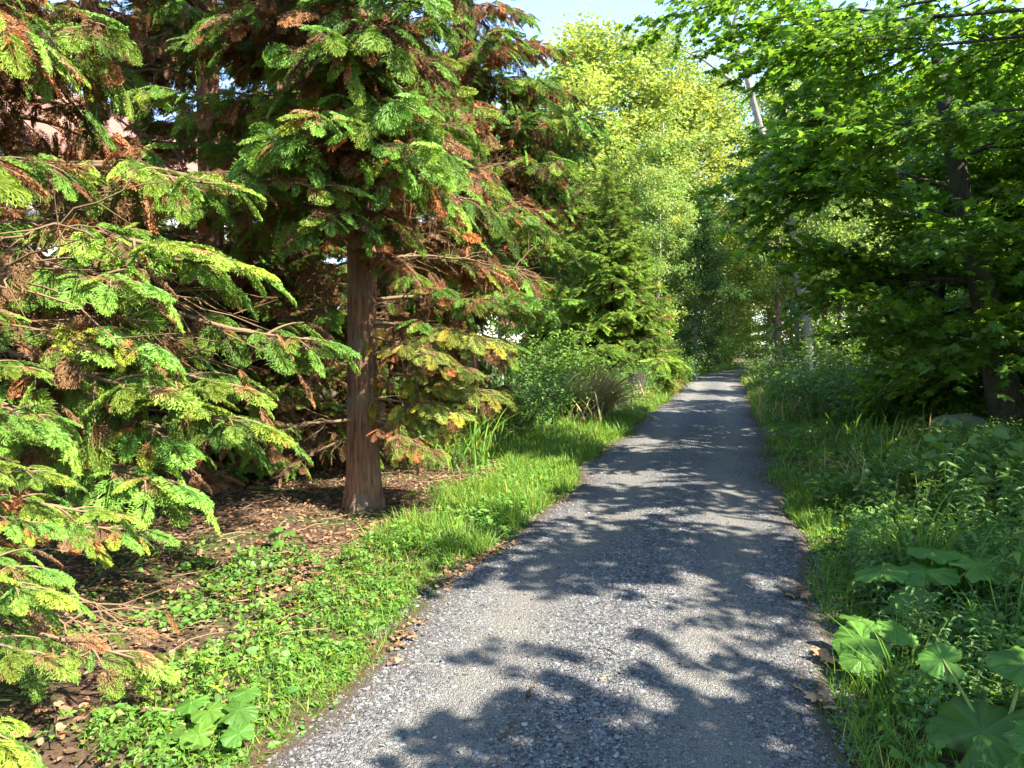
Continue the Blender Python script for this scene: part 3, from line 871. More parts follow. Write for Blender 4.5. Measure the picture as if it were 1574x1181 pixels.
FT = [  # px, depth, H, variant, material, width, label
    (905, 44, 20, 0, 'far_yellow', 1.1, 'tall yellow-green tree with wispy top against the blue sky above the spruce'),
    (985, 50, 22, 1, 'far_yellow', 1.0, 'yellowing tall tree at the back, right of the wispy-topped one'),
    (840, 50, 19, 1, 'far_mid', 1.1, 'green tree rising between the brown cypress boughs and the wispy yellow crown'),
    (1055, 56, 22, 2, 'far_yellow', 1.1, 'pale yellow tree behind the lane bend, left of the blue gap'),
    (1035, 43, 11, 3, 'far_mid', .95, 'rounded light green tree above the dark lane-side one'),
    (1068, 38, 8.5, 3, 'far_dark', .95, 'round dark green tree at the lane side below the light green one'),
    (1010, 36, 10, 1, 'far_mid', .8, 'slim bright green tree just behind the young spruce'),
    (1125, 62, 9, 3, 'far_mid', 1.2, 'low bushy tree closing the end of the lane'),
    (1180, 66, 21, 0, 'far_yellow', 1.1, 'sunny yellow tall tree beyond the leaning pale trunk'),
    (1250, 58, 20, 1, 'far_mid', 1.1, 'tall green tree to the right of the leaning pale trunk, far back'),
    (1330, 48, 18, 1, 'far_mid', 1.1, 'tall tree seen through the maple boughs above the turnout'),
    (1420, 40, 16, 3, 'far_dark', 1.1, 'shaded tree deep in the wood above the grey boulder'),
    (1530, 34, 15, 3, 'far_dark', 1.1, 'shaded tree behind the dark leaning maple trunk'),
    (1345, 40, 7.5, 3, 'far_mid', 1.1, 'low broad tree in the wood between the turnout and the pale trunk'),
    (1215, 52, 10, 3, 'far_mid', 1.0, 'small leafy tree around the foot of the pale leaning trunk'),
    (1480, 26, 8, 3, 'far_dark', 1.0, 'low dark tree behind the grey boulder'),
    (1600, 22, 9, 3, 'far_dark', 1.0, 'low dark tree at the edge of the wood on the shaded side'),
    (770, 60, 20, 1, 'far_mid', 1.2, 'distant green tree hidden behind the tall brown-boughed cypress'),
    (690, 40, 15, 3, 'far_mid', 1.2, 'green tree behind the white house gable'),
    (1110, 85, 17, 3, 'far_mid', 1.5, 'farthest green tree straight beyond the bend'),
    (1092, 68, 25, 1, 'far_mid', 1.0, 'tall fresh green tree in the gap left of the pale leaning trunk'),
    (1150, 100, 15, 3, 'far_mid', 1.8, 'farthest low tree closing the gap above the bend'),
    (1060, 95, 16, 3, 'far_dark', 1.8, 'farthest dark tree behind the pale yellow one'),
    (1240, 95, 16, 3, 'far_mid', 1.8, 'farthest tree behind the pale leaning trunk'),
    (950, 75, 22, 0, 'far_yellow', 1.3, 'farthest yellow tree, glimpsed between two nearer yellow crowns'),
    (1400, 75, 20, 1, 'far_mid', 1.4, 'farthest tree in the wood on the shaded side'),
]
rng0 = np.random.default_rng(77)
for (px, dp, H, v, mat, w, lb) in FT:
    p = at(px, dp)
    far_tree(lb, (p[0], p[1], .2), H, v, mat, rng0.uniform(0, 6.28), w)

# ---- the pale leaning tree and the straight trunks near it
def leaning_tree():
    rng = np.random.default_rng(55)
    b = at(1243, 36.0)
    root = thing('leaning_tree', 'pale grey tree leaning towards the lane, bare crooked stem forking high up', 'tree', (b[0], b[1], .1), 0, 1)
    pts = []
    for (px, py) in ((1246, 590), (1240, 500), (1228, 440), (1217, 370), (1205, 320), (1184, 275), (1165, 222), (1149, 170), (1135, 125), (1118, 85), (1095, 40), (1070, -40)):
        q = at(px, 36.0 - .4 * (px - 1243) / -30); z = CAM_H + (531 - py) / FPX * 36.0
        pts.append((q[0] - b[0], q[1] - b[1], max(z, -.2)))
    pts = np.array(pts); t = np.linspace(0, 1, len(pts))
    g = Geo(); g.tube(pts, .20 * (1 - t) ** .8 + .045, 10, 0, (1, 1, 1), .05, rng)
    tips = []
    for (i, dx, dz, l) in ((7, -.8, .5, 4), (8, -.9, .35, 3.5), (6, .7, .7, 4), (9, .3, 1, 3), (5, .8, .5, 3.4), (10, -.8, .6, 3), (3, .9, .3, 2.6), (9, -.5, .8, 4.2)):
        d = unit(np.array((dx * RGT[0], dx * RGT[1] + rng.normal() * .3, dz))); q = np.linspace(0, 1, 8)[:, None]
        P = pts[i] + d * l * q + np.cumsum(rng.normal(size=(8, 3)) * .10, 0) * q
        g.tube(P, .09 * (1 - q[:, 0]) + .015, 6, 0); tips.append(P)
    g.build('trunk', [M['bark_pale']], root)
    g = Geo()
    for P in tips:
        for k in range(9):
            c = P[rng.integers(3, 8)] + rng.normal(size=3) * .5; m = rng.integers(25, 60)
            o = c + rng.normal(size=(m, 3)) * (.55, .55, .35); d, n = yawed(rng, m, .5)
            g.inst(DIA, frames(o, d, n, rng.uniform(.13, .21, m)), 0, jitter(rng, m, .08, .15))
    g.build('crown', [M['far_mid']], root)


leaning_tree()
for (px, dp, H, r, bark, lb) in (
        (1197, 40, 17, .19, 'bark_red', 'straight reddish trunk left of the pale leaning tree, dappled with sun'),
        (1224, 44, 17, .17, 'bark_pale', 'slim pale straight trunk just behind the leaning tree'),
        (1264, 42, 16, .14, 'bark_red', 'thin reddish trunk right of the leaning tree foot'),
        (1020, 40, 13, .13, 'bark_pale', 'thin pale trunk showing through leaves behind the spruce'),
        (1290, 33, 14, .12, 'bark_dark', 'thin dark trunk in the wood right of the leaning tree')):
    p = at(px, dp)
    root = thing('slender_tree', lb, 'tree', (p[0], p[1], .1), rng0.uniform(0, 6), 1, 'straight slender trunks near the bend')
    link('trunk', trunk_mesh(int(px), H, r, .04, M[bark], 10, (0, 0), .3, .3), root)
    c = link('crown', FAR[2][0], root); c.scale = (.7, .7, H / 16.0)
    c.material_slots[0].link = 'OBJECT'; c.material_slots[0].material = M['far_mid']

# ------------------------------------------------------------------ bushes
def bush_mesh(seed, H=1.6, rx=1.0, leaf=(.05, .09), n_st=16, per=70, tmpl=OVAL, mat='herb', clump=.20):
    rng = np.random.default_rng(seed); g = Geo(); st = Geo()
    for i in range(n_st):
        a = rng.uniform(0, 6.28); l = H * rng.uniform(.6, 1.1); out = rng.uniform(.1, 1) * rx
        q = np.linspace(0, 1, 9)
        P = np.stack([math.cos(a) * out * q ** 1.2, math.sin(a) * out * q ** 1.2, l * q - .25 * l * q ** 3], 1) + np.cumsum(rng.normal(size=(9, 3)) * .02, 0) * q[:, None]
        st.tube(P, .010 * (1 - q) + .003, 4, 0)
        for k in range(6):
            c = P[rng.integers(2, 9)]; m = int(per / 6 * rng.uniform(.7, 1.5))
            o = c + rng.normal(size=(m, 3)) * (clump, clump, clump * .7); o[:, 2] = np.abs(o[:, 2])
            d, n = yawed(rng, m, .45); d[:, 2] -= .25
            g.inst(tmpl, frames(o, d, n, rng.uniform(*leaf, m)), 0, jitter(rng, m, .10, .2) * jitter(rng, 1, .06, .1))
    return g.mesh('foliage', [M[mat]]), st.mesh('stem', [M['stem']])


BU = [bush_mesh(500), bush_mesh(501, 1.3, 1.2), bush_mesh(502, 2.0, 1.1, (.06, .11), 18, 80), bush_mesh(503, 1.2, 1.0, (.04, .07), 22, 60)]


def bush(label, loc, H, v, mat, w=1.0, group='bushes along the lane'):
    f, s = BU[v]; k = H / (1.6, 1.3, 2.0, 1.2)[v]
    root = thing('bush', label, 'bush', loc, rng0.uniform(0, 6.28), 1, group)
    root.scale = (k * w, k * w, k)
    o = link('foliage', f, root); link('stem', s, root)
    o.material_slots[0].link = 'OBJECT'; o.material_slots[0].material = M[mat]
    return root


BS = [  # px, depth, height, variant, material, width, label
    (800, 12.5, 1.35, 3, 'nettle', 1.1, 'brambly bush at the foot of the drooping cypress branch'),
    (850, 15.0, 1.3, 1, 'herb', 1.0, 'tangled dull green bush behind the straw-coloured grass'),
    (770, 15.5, 1.6, 0, 'nettle', 1.0, 'shaded bush under the cypress boughs, behind the brambles'),
    (880, 20.0, 2.4, 2, 'grass', 1.0, 'bright lime-green bush in front of the young spruce'),
    (845, 19.0, 2.0, 2, 'grass', .9, 'lime-green bush between the spruce and the brown cypress boughs'),
    (945, 21.0, 1.2, 1, 'herb', 1.0, 'low green bush beneath the yellow-tipped spruce'),
    (985, 24.0, 1.3, 3, 'nettle', 1.0, 'dusky bush by the dark trunk base at the lane side'),
    (1015, 27.0, 1.4, 1, 'herb', 1.0, 'weedy bush on the sunny verge past the dark trunk base'),
    (1048, 33.0, 1.5, 3, 'herb', 1.0, 'small light bush on the verge before the dark round tree'),
    (1062, 40.0, 1.6, 0, 'herb', 1.1, 'bush on the verge under the dark round tree'),
    (1105, 55.0, 1.8, 1, 'grass', 1.5, 'sunlit low bush on the far verge at the bend'),
    (1160, 54.0, 2.6, 2, 'herb', 1.6, 'rounded bush where the lane bends out of sight'),
    (1180, 33.0, 1.4, 0, 'nettle', 1.3, 'bush leaning over the lane edge left of the pale trunk'),
    (1215, 27.0, 1.9, 2, 'nettle', 1.3, 'dark tall bush below the pale leaning trunk'),
    (1265, 22.5, 1.5, 2, 'nettle', 1.3, 'dark bush behind the mound of weeds past the turnout'),
    (1200, 21.5, .9, 1, 'nettle', 1.3, 'low grey-green mound of weeds at the far side of the turnout'),
    (1250, 19.5, .9, 3, 'nettle', 1.3, 'rounded weed mound just past the turnout, with brown stems'),
    (1310, 19.0, 1.0, 1, 'nettle', 1.2, 'weed mound to the right of the turnout end'),
    (1375, 17.0, 1.0, 3, 'nettle', 1.1, 'bush between the turnout and the grey boulder'),
    (1340, 24.0, 2.2, 2, 'maple', 1.3, 'leafy understorey bush in the shade behind the turnout'),
    (1420, 21.0, 2.2, 2, 'maple', 1.2, 'leafy understorey bush behind the grey boulder'),
    (1500, 19.0, 2.0, 0, 'maple', 1.2, 'understorey bush behind the dark maple trunk'),
    (1590, 14.5, 1.8, 2, 'maple', 1.1, 'understorey bush right of the dark maple trunk'),
    (1120, 60.0, 2.2, 0, 'herb', 1.5, 'grey-green bush closing the view at the end of the lane'),
    (1240, 40.0, 3.2, 2, 'maple', 1.4, 'tall bush around the foot of the reddish trunks'),
    (1300, 30.0, 3.0, 2, 'maple', 1.4, 'tall understorey bush right of the pale leaning trunk'),
]
for (px, dp, H, v, mat, w, lb) in BS:
    p = at(px, dp)
    bush(lb, (p[0], p[1], float(ground_z(p[0], p[1]))), H, v, mat, w)


# ------------------------------------------------------------------ straw-coloured grass cascades
def tussock(label, loc, H, n, seed, mat='straw', spread=.5, bend=1, group=None, lean=(0, 0)):
    rng = np.random.default_rng(seed); g = Geo()
    a = rng.uniform(0, 6.28, n); rr = rng.uniform(0, 1, n) ** .7 * spread * .35
    o = np.stack([np.cos(a) * rr, np.sin(a) * rr, np.zeros(n)], 1)
    up = np.stack([rng.normal(size=n) * .22 + lean[0], rng.normal(size=n) * .22 + lean[1], np.ones(n)], 1)
    x = np.stack([np.cos(a) + rng.normal(size=n) * .4, np.sin(a) + rng.normal(size=n) * .4, np.zeros(n)], 1) + np.array((lean[0], lean[1], 0)) * 2
    w = rng.integers(0, 3, n)
    for k in range(3):
        s = w == k
        g.inst(BLADES[min(2, k + bend - 1) if bend else k], frames(o[s], x[s] - up[s] * (unit(x[s]) * unit(up[s])).sum(1, keepdims=True), up[s], H * rng.uniform(.5, 1.05, s.sum())), 0, jitter(rng, int(s.sum()), .08, .2))
    ob = g.build('grass_tussock', [M[mat]])
    ob.location = loc
    return tag(ob, label, 'grass tussock', group)


for i, (px, dp, H, n, mat, lean, lb) in enumerate((
        (905, 16.5, 1.5, 420, 'straw', (.5, -.3), 'arching straw-coloured dry grass spilling towards the lane in front of the lime bush'),
        (880, 16.0, 1.3, 260, 'straw', (.3, -.3), 'smaller clump of dry straw grass left of the arching straw cascade'),
        (1035, 26.0, .8, 200, 'straw', (0, 0), 'pale seeding grass on the sunny verge below the dark round tree'),
        (1330, 8.2, .55, 16, 'straw', (0, 0), 'withered beige stalks among the nettles, nearer the lane'),
        (1440, 6.6, .6, 16, 'straw', (0, 0), 'withered beige stalks among the nettles, farther from the lane'))):
    p = at(px, dp)
    tussock(lb, (p[0], p[1], float(ground_z(p[0], p[1])) - .02), H, n, 600 + i, mat, .6, 1, 'clumps of dry grass', lean)
for i, (px, dp, H, n, lb) in enumerate((
        (1500, 4.7, .5, 30, 'broad-bladed green grass clump arching above the nettles'),
        (1420, 5.2, .7, 50, 'green grass clump among the nettles behind the round butterbur leaves'),
        (1560, 4.0, .55, 30, 'green grass clump at the edge of the view beside the largest butterbur'),
        (1390, 3.6, .38, 60, 'short grass clump on the gravel edge below the round butterbur leaves'),
        (1240, 8.5, .30, 60, 'short grass clump where the weeds meet the gravel'))):
    p = at(px, dp)
    tussock(lb, (p[0], p[1], float(ground_z(p[0], p[1])) - .02), H, n, 640 + i, 'grass', .5, 1, 'green grass clumps in the weeds')

# ------------------------------------------------------------------ butterbur: big round leaves on stalks
def big_leaf(seed, ruffle=.06):
    rng = np.random.default_rng(seed)
    n, m = 72, 9
    th = np.linspace(0, 2 * math.pi, n, endpoint=False)
    ph = rng.uniform(0, 6.28, 3)
    V, T = [(0, 0, 0)], []
    for k in range(1, m + 1):
        f = k / m
        rad = (1 + .05 * np.sin(3 * th + ph[0]) + .035 * np.sin(17 * th) * f) * (1 - .62 * np.exp(-((np.abs(th - math.pi)) / .30) ** 2))
        z = -.16 * f ** 2 + ruffle * f * np.sin(5 * th + ph[1]) + .035 * f * np.cos(9 * th + ph[2]) + .03 * f * np.sin(18 * th)
        V += [(rad[i] * f * math.cos(th[i]), rad[i] * f * math.sin(th[i]), z[i]) for i in range(n)]
    for i in range(n):
        T.append((0, 1 + i, 1 + (i + 1) % n))
        for k in range(m - 1):
            a, b = 1 + k * n + i, 1 + k * n + (i + 1) % n
            T += [(a, a + n, b + n), (a, b + n, b)]
    V = np.array(V)
    th_ = np.arctan2(V[:, 1], V[:, 0])
    rr_ = np.hypot(V[:, 0], V[:, 1])
    vn = np.exp(-(np.sin(4.5 * th_) / .16) ** 2) * (.4 + .6 * rr_)
    V[:, 2] += -.03 * vn * rr_ + .018 * rng.normal(size=len(V)) * rr_
    spot = (noise2(V[:, 0] * 9 + seed, V[:, 1] * 9, 90 + seed) > 1.0)[:, None]
    C = np.array((.9, .92, .9)) + vn[:, None] * np.array((.55, .36, .30)) - spot * np.array((.1, .35, .3))
    return V, np.array(T), C


BL = [big_leaf(i) for i in range(4)]


def butterbur(label, loc, leaves, seed, group='butterbur plants'):
    rng = np.random.default_rng(seed)
    root = thing('butterbur_plant', label, 'plant', loc, 0, 1, group)
    for i, (dx, dy, h, r, tx, ty) in enumerate(leaves):
        g = Geo()
        V, T, C = BL[i % 4]
        nrm = unit(np.array((tx, ty, 1.0))); a = rng.uniform(0, 6.28)
        d = np.array((math.cos(a), math.sin(a), 0)); d = unit(d - nrm * (d @ nrm))
        g.inst((V, T, C), frames(np.array([(dx, dy, h)]), d[None], nrm[None], r), 0, jitter(rng, 1, .08, .12))
        g.s[-1][:] = True
        lf = g.build('leaf', [M['butter']], root)
        s = Geo(); q = np.linspace(0, 1, 7)
        P = np.stack([dx * q ** 1.5, dy * q ** 1.5, h * q], 1)
        s.tube(P, .008 * (1 - q) + .005, 6, 0, (1.1, 1.3, .7)); s.build('stalk', [M['stem']], root)
    return root


def gp(px, py):
    return at(px, FPX * CAM_H / (py - 531.0))


p = gp(1335, 1045); butterbur('butterbur with round leaves beside the gravel, one lit bright by the sun', (p[0], p[1], .02), [(0, 0, .16, .15, -.3, -.4), (.16, .05, .20, .11, .2, -.2), (-.02, -.12, .10, .10, -.2, -.5), (.02, .22, .18, .10, .1, 0)], 1)
p = gp(1430, 960); butterbur('butterbur with a row of wide leaves held flat among the nettles', (p[0], p[1], .02), [(0, 0, .28, .19, -.1, -.15), (.30, .05, .33, .18, .1, -.2), (-.24, 0, .26, .15, -.2, -.1), (.1, .2, .36, .16, 0, 0), (-.12, -.28, .18, .13, -.2, -.5)], 2)
p = at(1555, 2.85); butterbur('largest butterbur, huge leaf low in the near corner of the weeds', (p[0], p[1], .02), [(-.05, .02, .15, .21, -.25, -.3), (.16, .25, .34, .13, .1, -.3), (-.12, .32, .30, .09, -.2, -.7), (.15, -.12, .20, .15, 0, -.3)], 3)
p = gp(310, 1150); butterbur('low rosette of round dark-green leaves by the gravel near the hanging cypress tip', (p[0], p[1], .02), [(0, 0, .10, .075, 0, -.2), (.13, .02, .11, .08, .2, -.2), (-.12, .04, .10, .07, -.2, -.2), (.05, -.13, .07, .07, .1, -.3), (.2, -.08, .07, .065, .2, -.3), (-.08, -.14, .06, .06, -.1, -.3), (.08, .13, .13, .07, 0, 0), (-.22, -.05, .06, .06, -.2, -.2)], 4)
p = gp(300, 895); butterbur('small lone seedling with pale leaves on the brown litter', (p[0], p[1], .05), [(0, 0, .10, .05, 0, -.2), (.07, .03, .08, .045, .2, -.2), (-.06, .02, .08, .04, -.2, -.3)], 5)
p = gp(425, 865); butterbur('leafy seedling on the brown litter nearer the red-brown trunk', (p[0], p[1], .05), [(0, 0, .20, .05, 0, -.2), (.07, .03, .16, .05, .2, -.2), (-.07, .02, .14, .05, -.2, -.3), (.02, -.06, .1, .05, 0, -.4)], 6)

# ------------------------------------------------------------------ uncountable ground cover
BB = [tuple(o.location[:2]) for o in bpy.data.objects if o.name.startswith('butterbur')]


def clear_of_plants(x, y, r=.30):
    ok = np.ones(len(x), bool)
    for bx, by in BB:
        ok &= (x - bx) ** 2 + (y - by) ** 2 > r * r
    return ok


def scatter(rng, n, x0, x1, y0, y1, power=1.0):
    """n points, denser towards the photographer"""
    y = y0 + (y1 - y0) * rng.uniform(0, 1, n) ** power
    x = rng.uniform(x0, x1, n)
    return x, y


def in_view(x, y, m=.06):
    dep = x * FWD[0] + y * FWD[1]; u = x * RGT[0] + y * RGT[1]
    return (dep > .8) & (np.abs(u / np.maximum(dep, .1)) < .666 + m)


def blades(name, spec, label, mat='grass', seed=0):
    rng = np.random.default_rng(seed); g = Geo()
    for (n, x0, x1, y0, y1, h0, h1, pw, thr, rel) in spec:
        x, y = scatter(rng, n, x0, x1, y0, y1, pw)
        if rel:
            x = x + np.where((x0 < -.15) | (x0 == -.02), edge_l(y), edge_r(y))
        k = in_view(x, y, .15) & (noise2(x * 2.0, y * 2.0, 17) > thr) & ((h1 < .3) | clear_of_plants(x, y, .4))
        x, y = x[k], y[k]; n = len(x)
        z = ground_z(x, y) - .01
        o = np.stack([x, y, z], 1); a = rng.uniform(0, 6.28, n)
        up = np.stack([rng.normal(size=n) * .25, rng.normal(size=n) * .25, np.ones(n)], 1)
        d = np.stack([np.cos(a), np.sin(a), -(np.cos(a) * up[:, 0] + np.sin(a) * up[:, 1])], 1)
        s = rng.uniform(h0, h1, n) * (1 + .25 * noise2(x * 1.5, y * 1.5, 5)); w = rng.integers(0, 3, n)
        dist = np.hypot(x, y)
        tn = jitter(rng, n, .12, .2)
        if mat == 'grass':
            tn[rng.uniform(size=n) < .11] *= np.array((2.4, 1.45, 1.5))      # dry blades
        for q in range(3):
            m = w == q
            F = frames(o[m], d[m], up[m], np.maximum(s[m], .03))
            F[:, :3, 1] *= np.clip(dist[m] / 5.0, 1, 4)[:, None] * (.10 / np.maximum(s[m], .06))[:, None] ** .4 * 1.2
            g.inst(BLADES[q], F, 0, tn[m])
    return tag(g.build(name, [M[mat]]), label, kind='stuff')


blades('grass', [
    (16000, -1.0, -.02, 5.5, 12, .06, .20, 1, -.35, True), (15000, -1.4, -.02, 10, 24, .08, .26, 1, -.5, True), (7000, -1.9, -.02, 24, 58, .15, .45, 1, -2, True),
    (5000, -.7, -.02, 2.4, 6, .04, .12, 1, .0, True), (3800, -.22, .16, 2.4, 14, .02, .07, 1, -.1, True), (3000, -.2, .14, 12, 40, .03, .10, 1, -.3, True), (4200, -.13, .25, 2.6, 16, .02, .08, 1, -.2, True), (2600, .0, .3, 2.6, 9, .05, .16, 1, -.3, True),
    (2600, .02, .5, 3, 10, .04, .12, 1, .0, True), (7000, .02, 2.6, 9, 18, .05, .17, 1, -.3, True), (6000, .02, 1.6, 17, 56, .12, .45, 1, -1, True),
    (420, -1.25, -1.0, 10, 24, .03, .08, 1, .2, False), (900, -.75, -.45, 14, 34, .03, .10, 1, .0, False), (160, -.8, .2, 4, 12, .02, .05, 1, .9, False)],
    'short green grass along both verges and in tufts down the middle of the lane', 'grass', 31)
blades('tall_grass', [(1300, .25, 3.2, 2.6, 12, .16, .36, 1, .1, True), (1500, 1, 6, 6, 15, .3, .6, 1, .1, True), (1500, -2.4, -1.2, 9, 24, .3, .8, 1, -.2, True), (1800, -2.2, -.6, 20, 50, .4, .8, 1, -1, True)],
       'tall loose grass standing through the weeds on both sides', 'grass', 32)
blades('dry_grass', [(500, .7, 4.0, 5.5, 13, .2, .5, 1, .1, True), (1500, -2.0, -.5, 14, 45, .3, .7, 1, .0, True), (700, .1, 1.8, 17, 45, .3, .6, 1, 0, True)],
       'scattered straw-coloured grass stalks', 'straw', 33)


def herbs():
    """small-leaved ground cover on the sunny verge and low weeds on the shaded one"""
    rng = np.random.default_rng(41); g = Geo()
    for (n, x0, x1, y0, y1, h, s0, s1, thr) in (
            (8000, -.78, -.06, 2.3, 7.5, .26, .020, .062, -.25), (2500, -.35, .08, 2.3, 9, .05, .012, .035, -.1), (1500, -.06, .3, 2.3, 9, .06, .012, .03, -.2), (3000, -1.5, -.9, 3.5, 7.5, .10, .02, .05, .55), (7000, -1.4, -.1, 7, 16, .16, .03, .06, .1),
            (2600, -3.4, -1.1, 3, 8, .08, .02, .05, .75),
            (16000, .06, 2.4, 2.4, 8, .22, .025, .06, -.6), (15000, .3, 5.0, 6, 15, .30, .035, .08, -.9), (7000, .1, 3.5, 15, 34, .35, .06, .11, -.7)):
        x, y = scatter(rng, n, x0, x1, y0, y1)
        mound = np.ones(n)
        if h > .15:                      # leaves gathered on separate plants
            i = rng.integers(0, max(n // 11, 1), n); r = np.abs(rng.normal(size=n)); a = rng.uniform(0, 6.28, n); w = .055 if y1 < 9 else .09
            x, y = x[i] + r * np.cos(a) * w, y[i] + r * np.sin(a) * w
            mound = rng.uniform(.5, 1.2, n)[i] * np.exp(-.25 * r ** 2)
        e = np.where(x0 < -.1, edge_l(y), edge_r(y)); off = np.abs(x); x = x + e
        k = in_view(x, y) & (noise2(x * 2.1, y * 2.1, 23) > thr)
        x, y, off, mound = x[k], y[k], off[k], mound[k]; n = len(x)
        lump = np.clip(.55 + .45 * noise2(x * 3, y * 3, 29), .1, 1.4) * np.clip(off / .35, .15, 1)
        z = ground_z(x, y) + h * lump * mound * rng.uniform(.35, 1, n) + .01
        d, nn = yawed(rng, n, .5); d[:, 2] -= .15
        F = frames(np.stack([x, y, z], 1), d, nn, s0 + (s1 - s0) * rng.uniform(0, 1, n) ** 1.5)
        tn = jitter(rng, n, .14, .24) * (1 + .16 * noise2(x * 1.7, y * 1.7, 3))[:, None]
        tn[rng.uniform(size=n) < .035] *= np.array((2.2, 1.5, .8))              # yellowed leaves
        sp = noise2(x * 1.9, y * 1.9, 87) + .5 * rng.normal(size=n)             # three kinds growing in drifts
        for q, tm in enumerate((HERB, OVAL, TREFOIL)):
            m = (sp < -.25, (sp >= -.25) & (sp < .35), sp >= .35)[q]
            g.inst(tm, F[m], 0, tn[m] * np.array(((1, 1, 1), (.85, .92, .95), (1.12, 1.1, .9))[q]))
    tag(g.build('ground_cover', [M['herb']]), 'low round-leaved ground cover along the verges', kind='stuff')


herbs()


def nettle_plant(seed):
    rng = np.random.default_rng(seed); g = Geo()
    q = np.linspace(0, 1, 7); b = rng.normal(size=2) * .12
    P = np.stack([b[0] * q ** 2, b[1] * q ** 2, q], 1)
    g.tube(P, .007 * (1 - q) + .003, 3, 1, (.8, 1, .6))
    O, D, S = [], [], []
    for i in range(9):
        t = .18 + .80 * i / 8; p = np.array((b[0] * t * t, b[1] * t * t, t)); a0 = i * 1.57 + rng.normal() * .3
        for s in (0, math.pi):
            O.append(p); D.append((math.cos(a0 + s), math.sin(a0 + s), .15 - .25 * rng.uniform())); S.append((.20 - .10 * t) * rng.uniform(.8, 1.25))
    O, D, S = map(np.array, (O, D, S)); k = len(O)
    g.inst(LANCE, frames(O, D, np.tile((0, 0, 1.0), (k, 1)) + rng.normal(size=(k, 3)) * .25, S), 0, jitter(rng, k, .08, .14))
    return np.concatenate(g.v), np.concatenate(g.t), np.concatenate(g.c)[:, :3]


def broad_weed(seed):
    rng = np.random.default_rng(seed); g = Geo()
    O, D, S = [], [], []
    for k in range(4):
        a = rng.uniform(0, 6.28); q = np.linspace(0, 1, 6); h = rng.uniform(.6, 1.0); o_ = rng.uniform(.1, .4)
        P = np.stack([math.cos(a) * o_ * q ** 1.4, math.sin(a) * o_ * q ** 1.4, h * q], 1)
        g.tube(P, .008 * (1 - q) + .003, 3, 0, (.9, .9, .6))
        for i in range(6):
            p = P[1 + i % 5]; b = a + i * 2.4
            O.append(p); D.append((math.cos(b), math.sin(b), .1 - .5 * rng.uniform())); S.append(rng.uniform(.09, .18))
    O, D, S = map(np.array, (O, D, S)); k = len(O)
    g.inst(OVAL if seed % 2 else HERB, frames(O, D, np.tile((0, 0, 1.0), (k, 1)) + rng.normal(size=(k, 3)) * .3, S), 0, jitter(rng, k, .10, .16) * np.array((1.15, 1.05, .9)))
    return np.concatenate(g.v), np.concatenate(g.t), np.concatenate(g.c)[:, :3]


def undergrowth():
    rng = np.random.default_rng(43); g = Geo()
    NP = [nettle_plant(i) for i in range(6)] + [broad_weed(i) for i in range(3)]
    for (n, x0, x1, y0, y1, h0, h1, thr) in ((1500, .28, 1.3, 2.6, 9, .16, .40, -.7), (1500, 1.0, 5.5, 3.0, 9.5, .38, .75, -1.2), (1300, .9, 5.5, 9, 14.2, .32, .62, -1.2), (700, 5, 9, 7, 16, .5, .95, -2),
                                             (800, .5, 4.5, 16.5, 30, .5, 1.0, -.6), (500, -2.6, -1.3, 9.5, 24, .35, .8, -.3)):
        x, y = scatter(rng, n, x0, x1, y0, y1); x = x + np.where(x0 < 0, edge_l(y), edge_r(y))
        k = in_view(x, y, .1) & (noise2(x * 1.3, y * 1.3, 61) > thr) & clear_of_plants(x, y)
        x, y = x[k], y[k]; n = len(x)
        up = np.stack([rng.normal(size=n) * .14, rng.normal(size=n) * .14, np.ones(n)], 1); a = rng.uniform(0, 6.28, n)
        d = np.stack([np.cos(a), np.sin(a), -(np.cos(a) * up[:, 0] + np.sin(a) * up[:, 1])], 1)
        s = rng.uniform(h0, h1, n) * np.clip(1 + .22 * noise2(x * .9, y * .9, 62), .5, 1.5); w = np.where(noise2(x * 1.1, y * 1.1, 64) + .6 * rng.normal(size=n) > 1.0, rng.integers(6, 9, n), rng.integers(0, 6, n)); tn = jitter(rng, n, .10, .16)
        s = np.where((y > 8.5) & (y < 15) & (x < 2.6), s * .55, s)
        for q in range(9):
            m = w == q
            g.inst(NP[q], frames(np.stack([x, y, ground_z(x, y)], 1)[m], d[m], up[m], s[m]), 0, tn[m])
    tag(g.build('undergrowth', [M['nettle']]), 'dense nettles and weeds filling the shaded side of the lane', kind='stuff')


undergrowth()


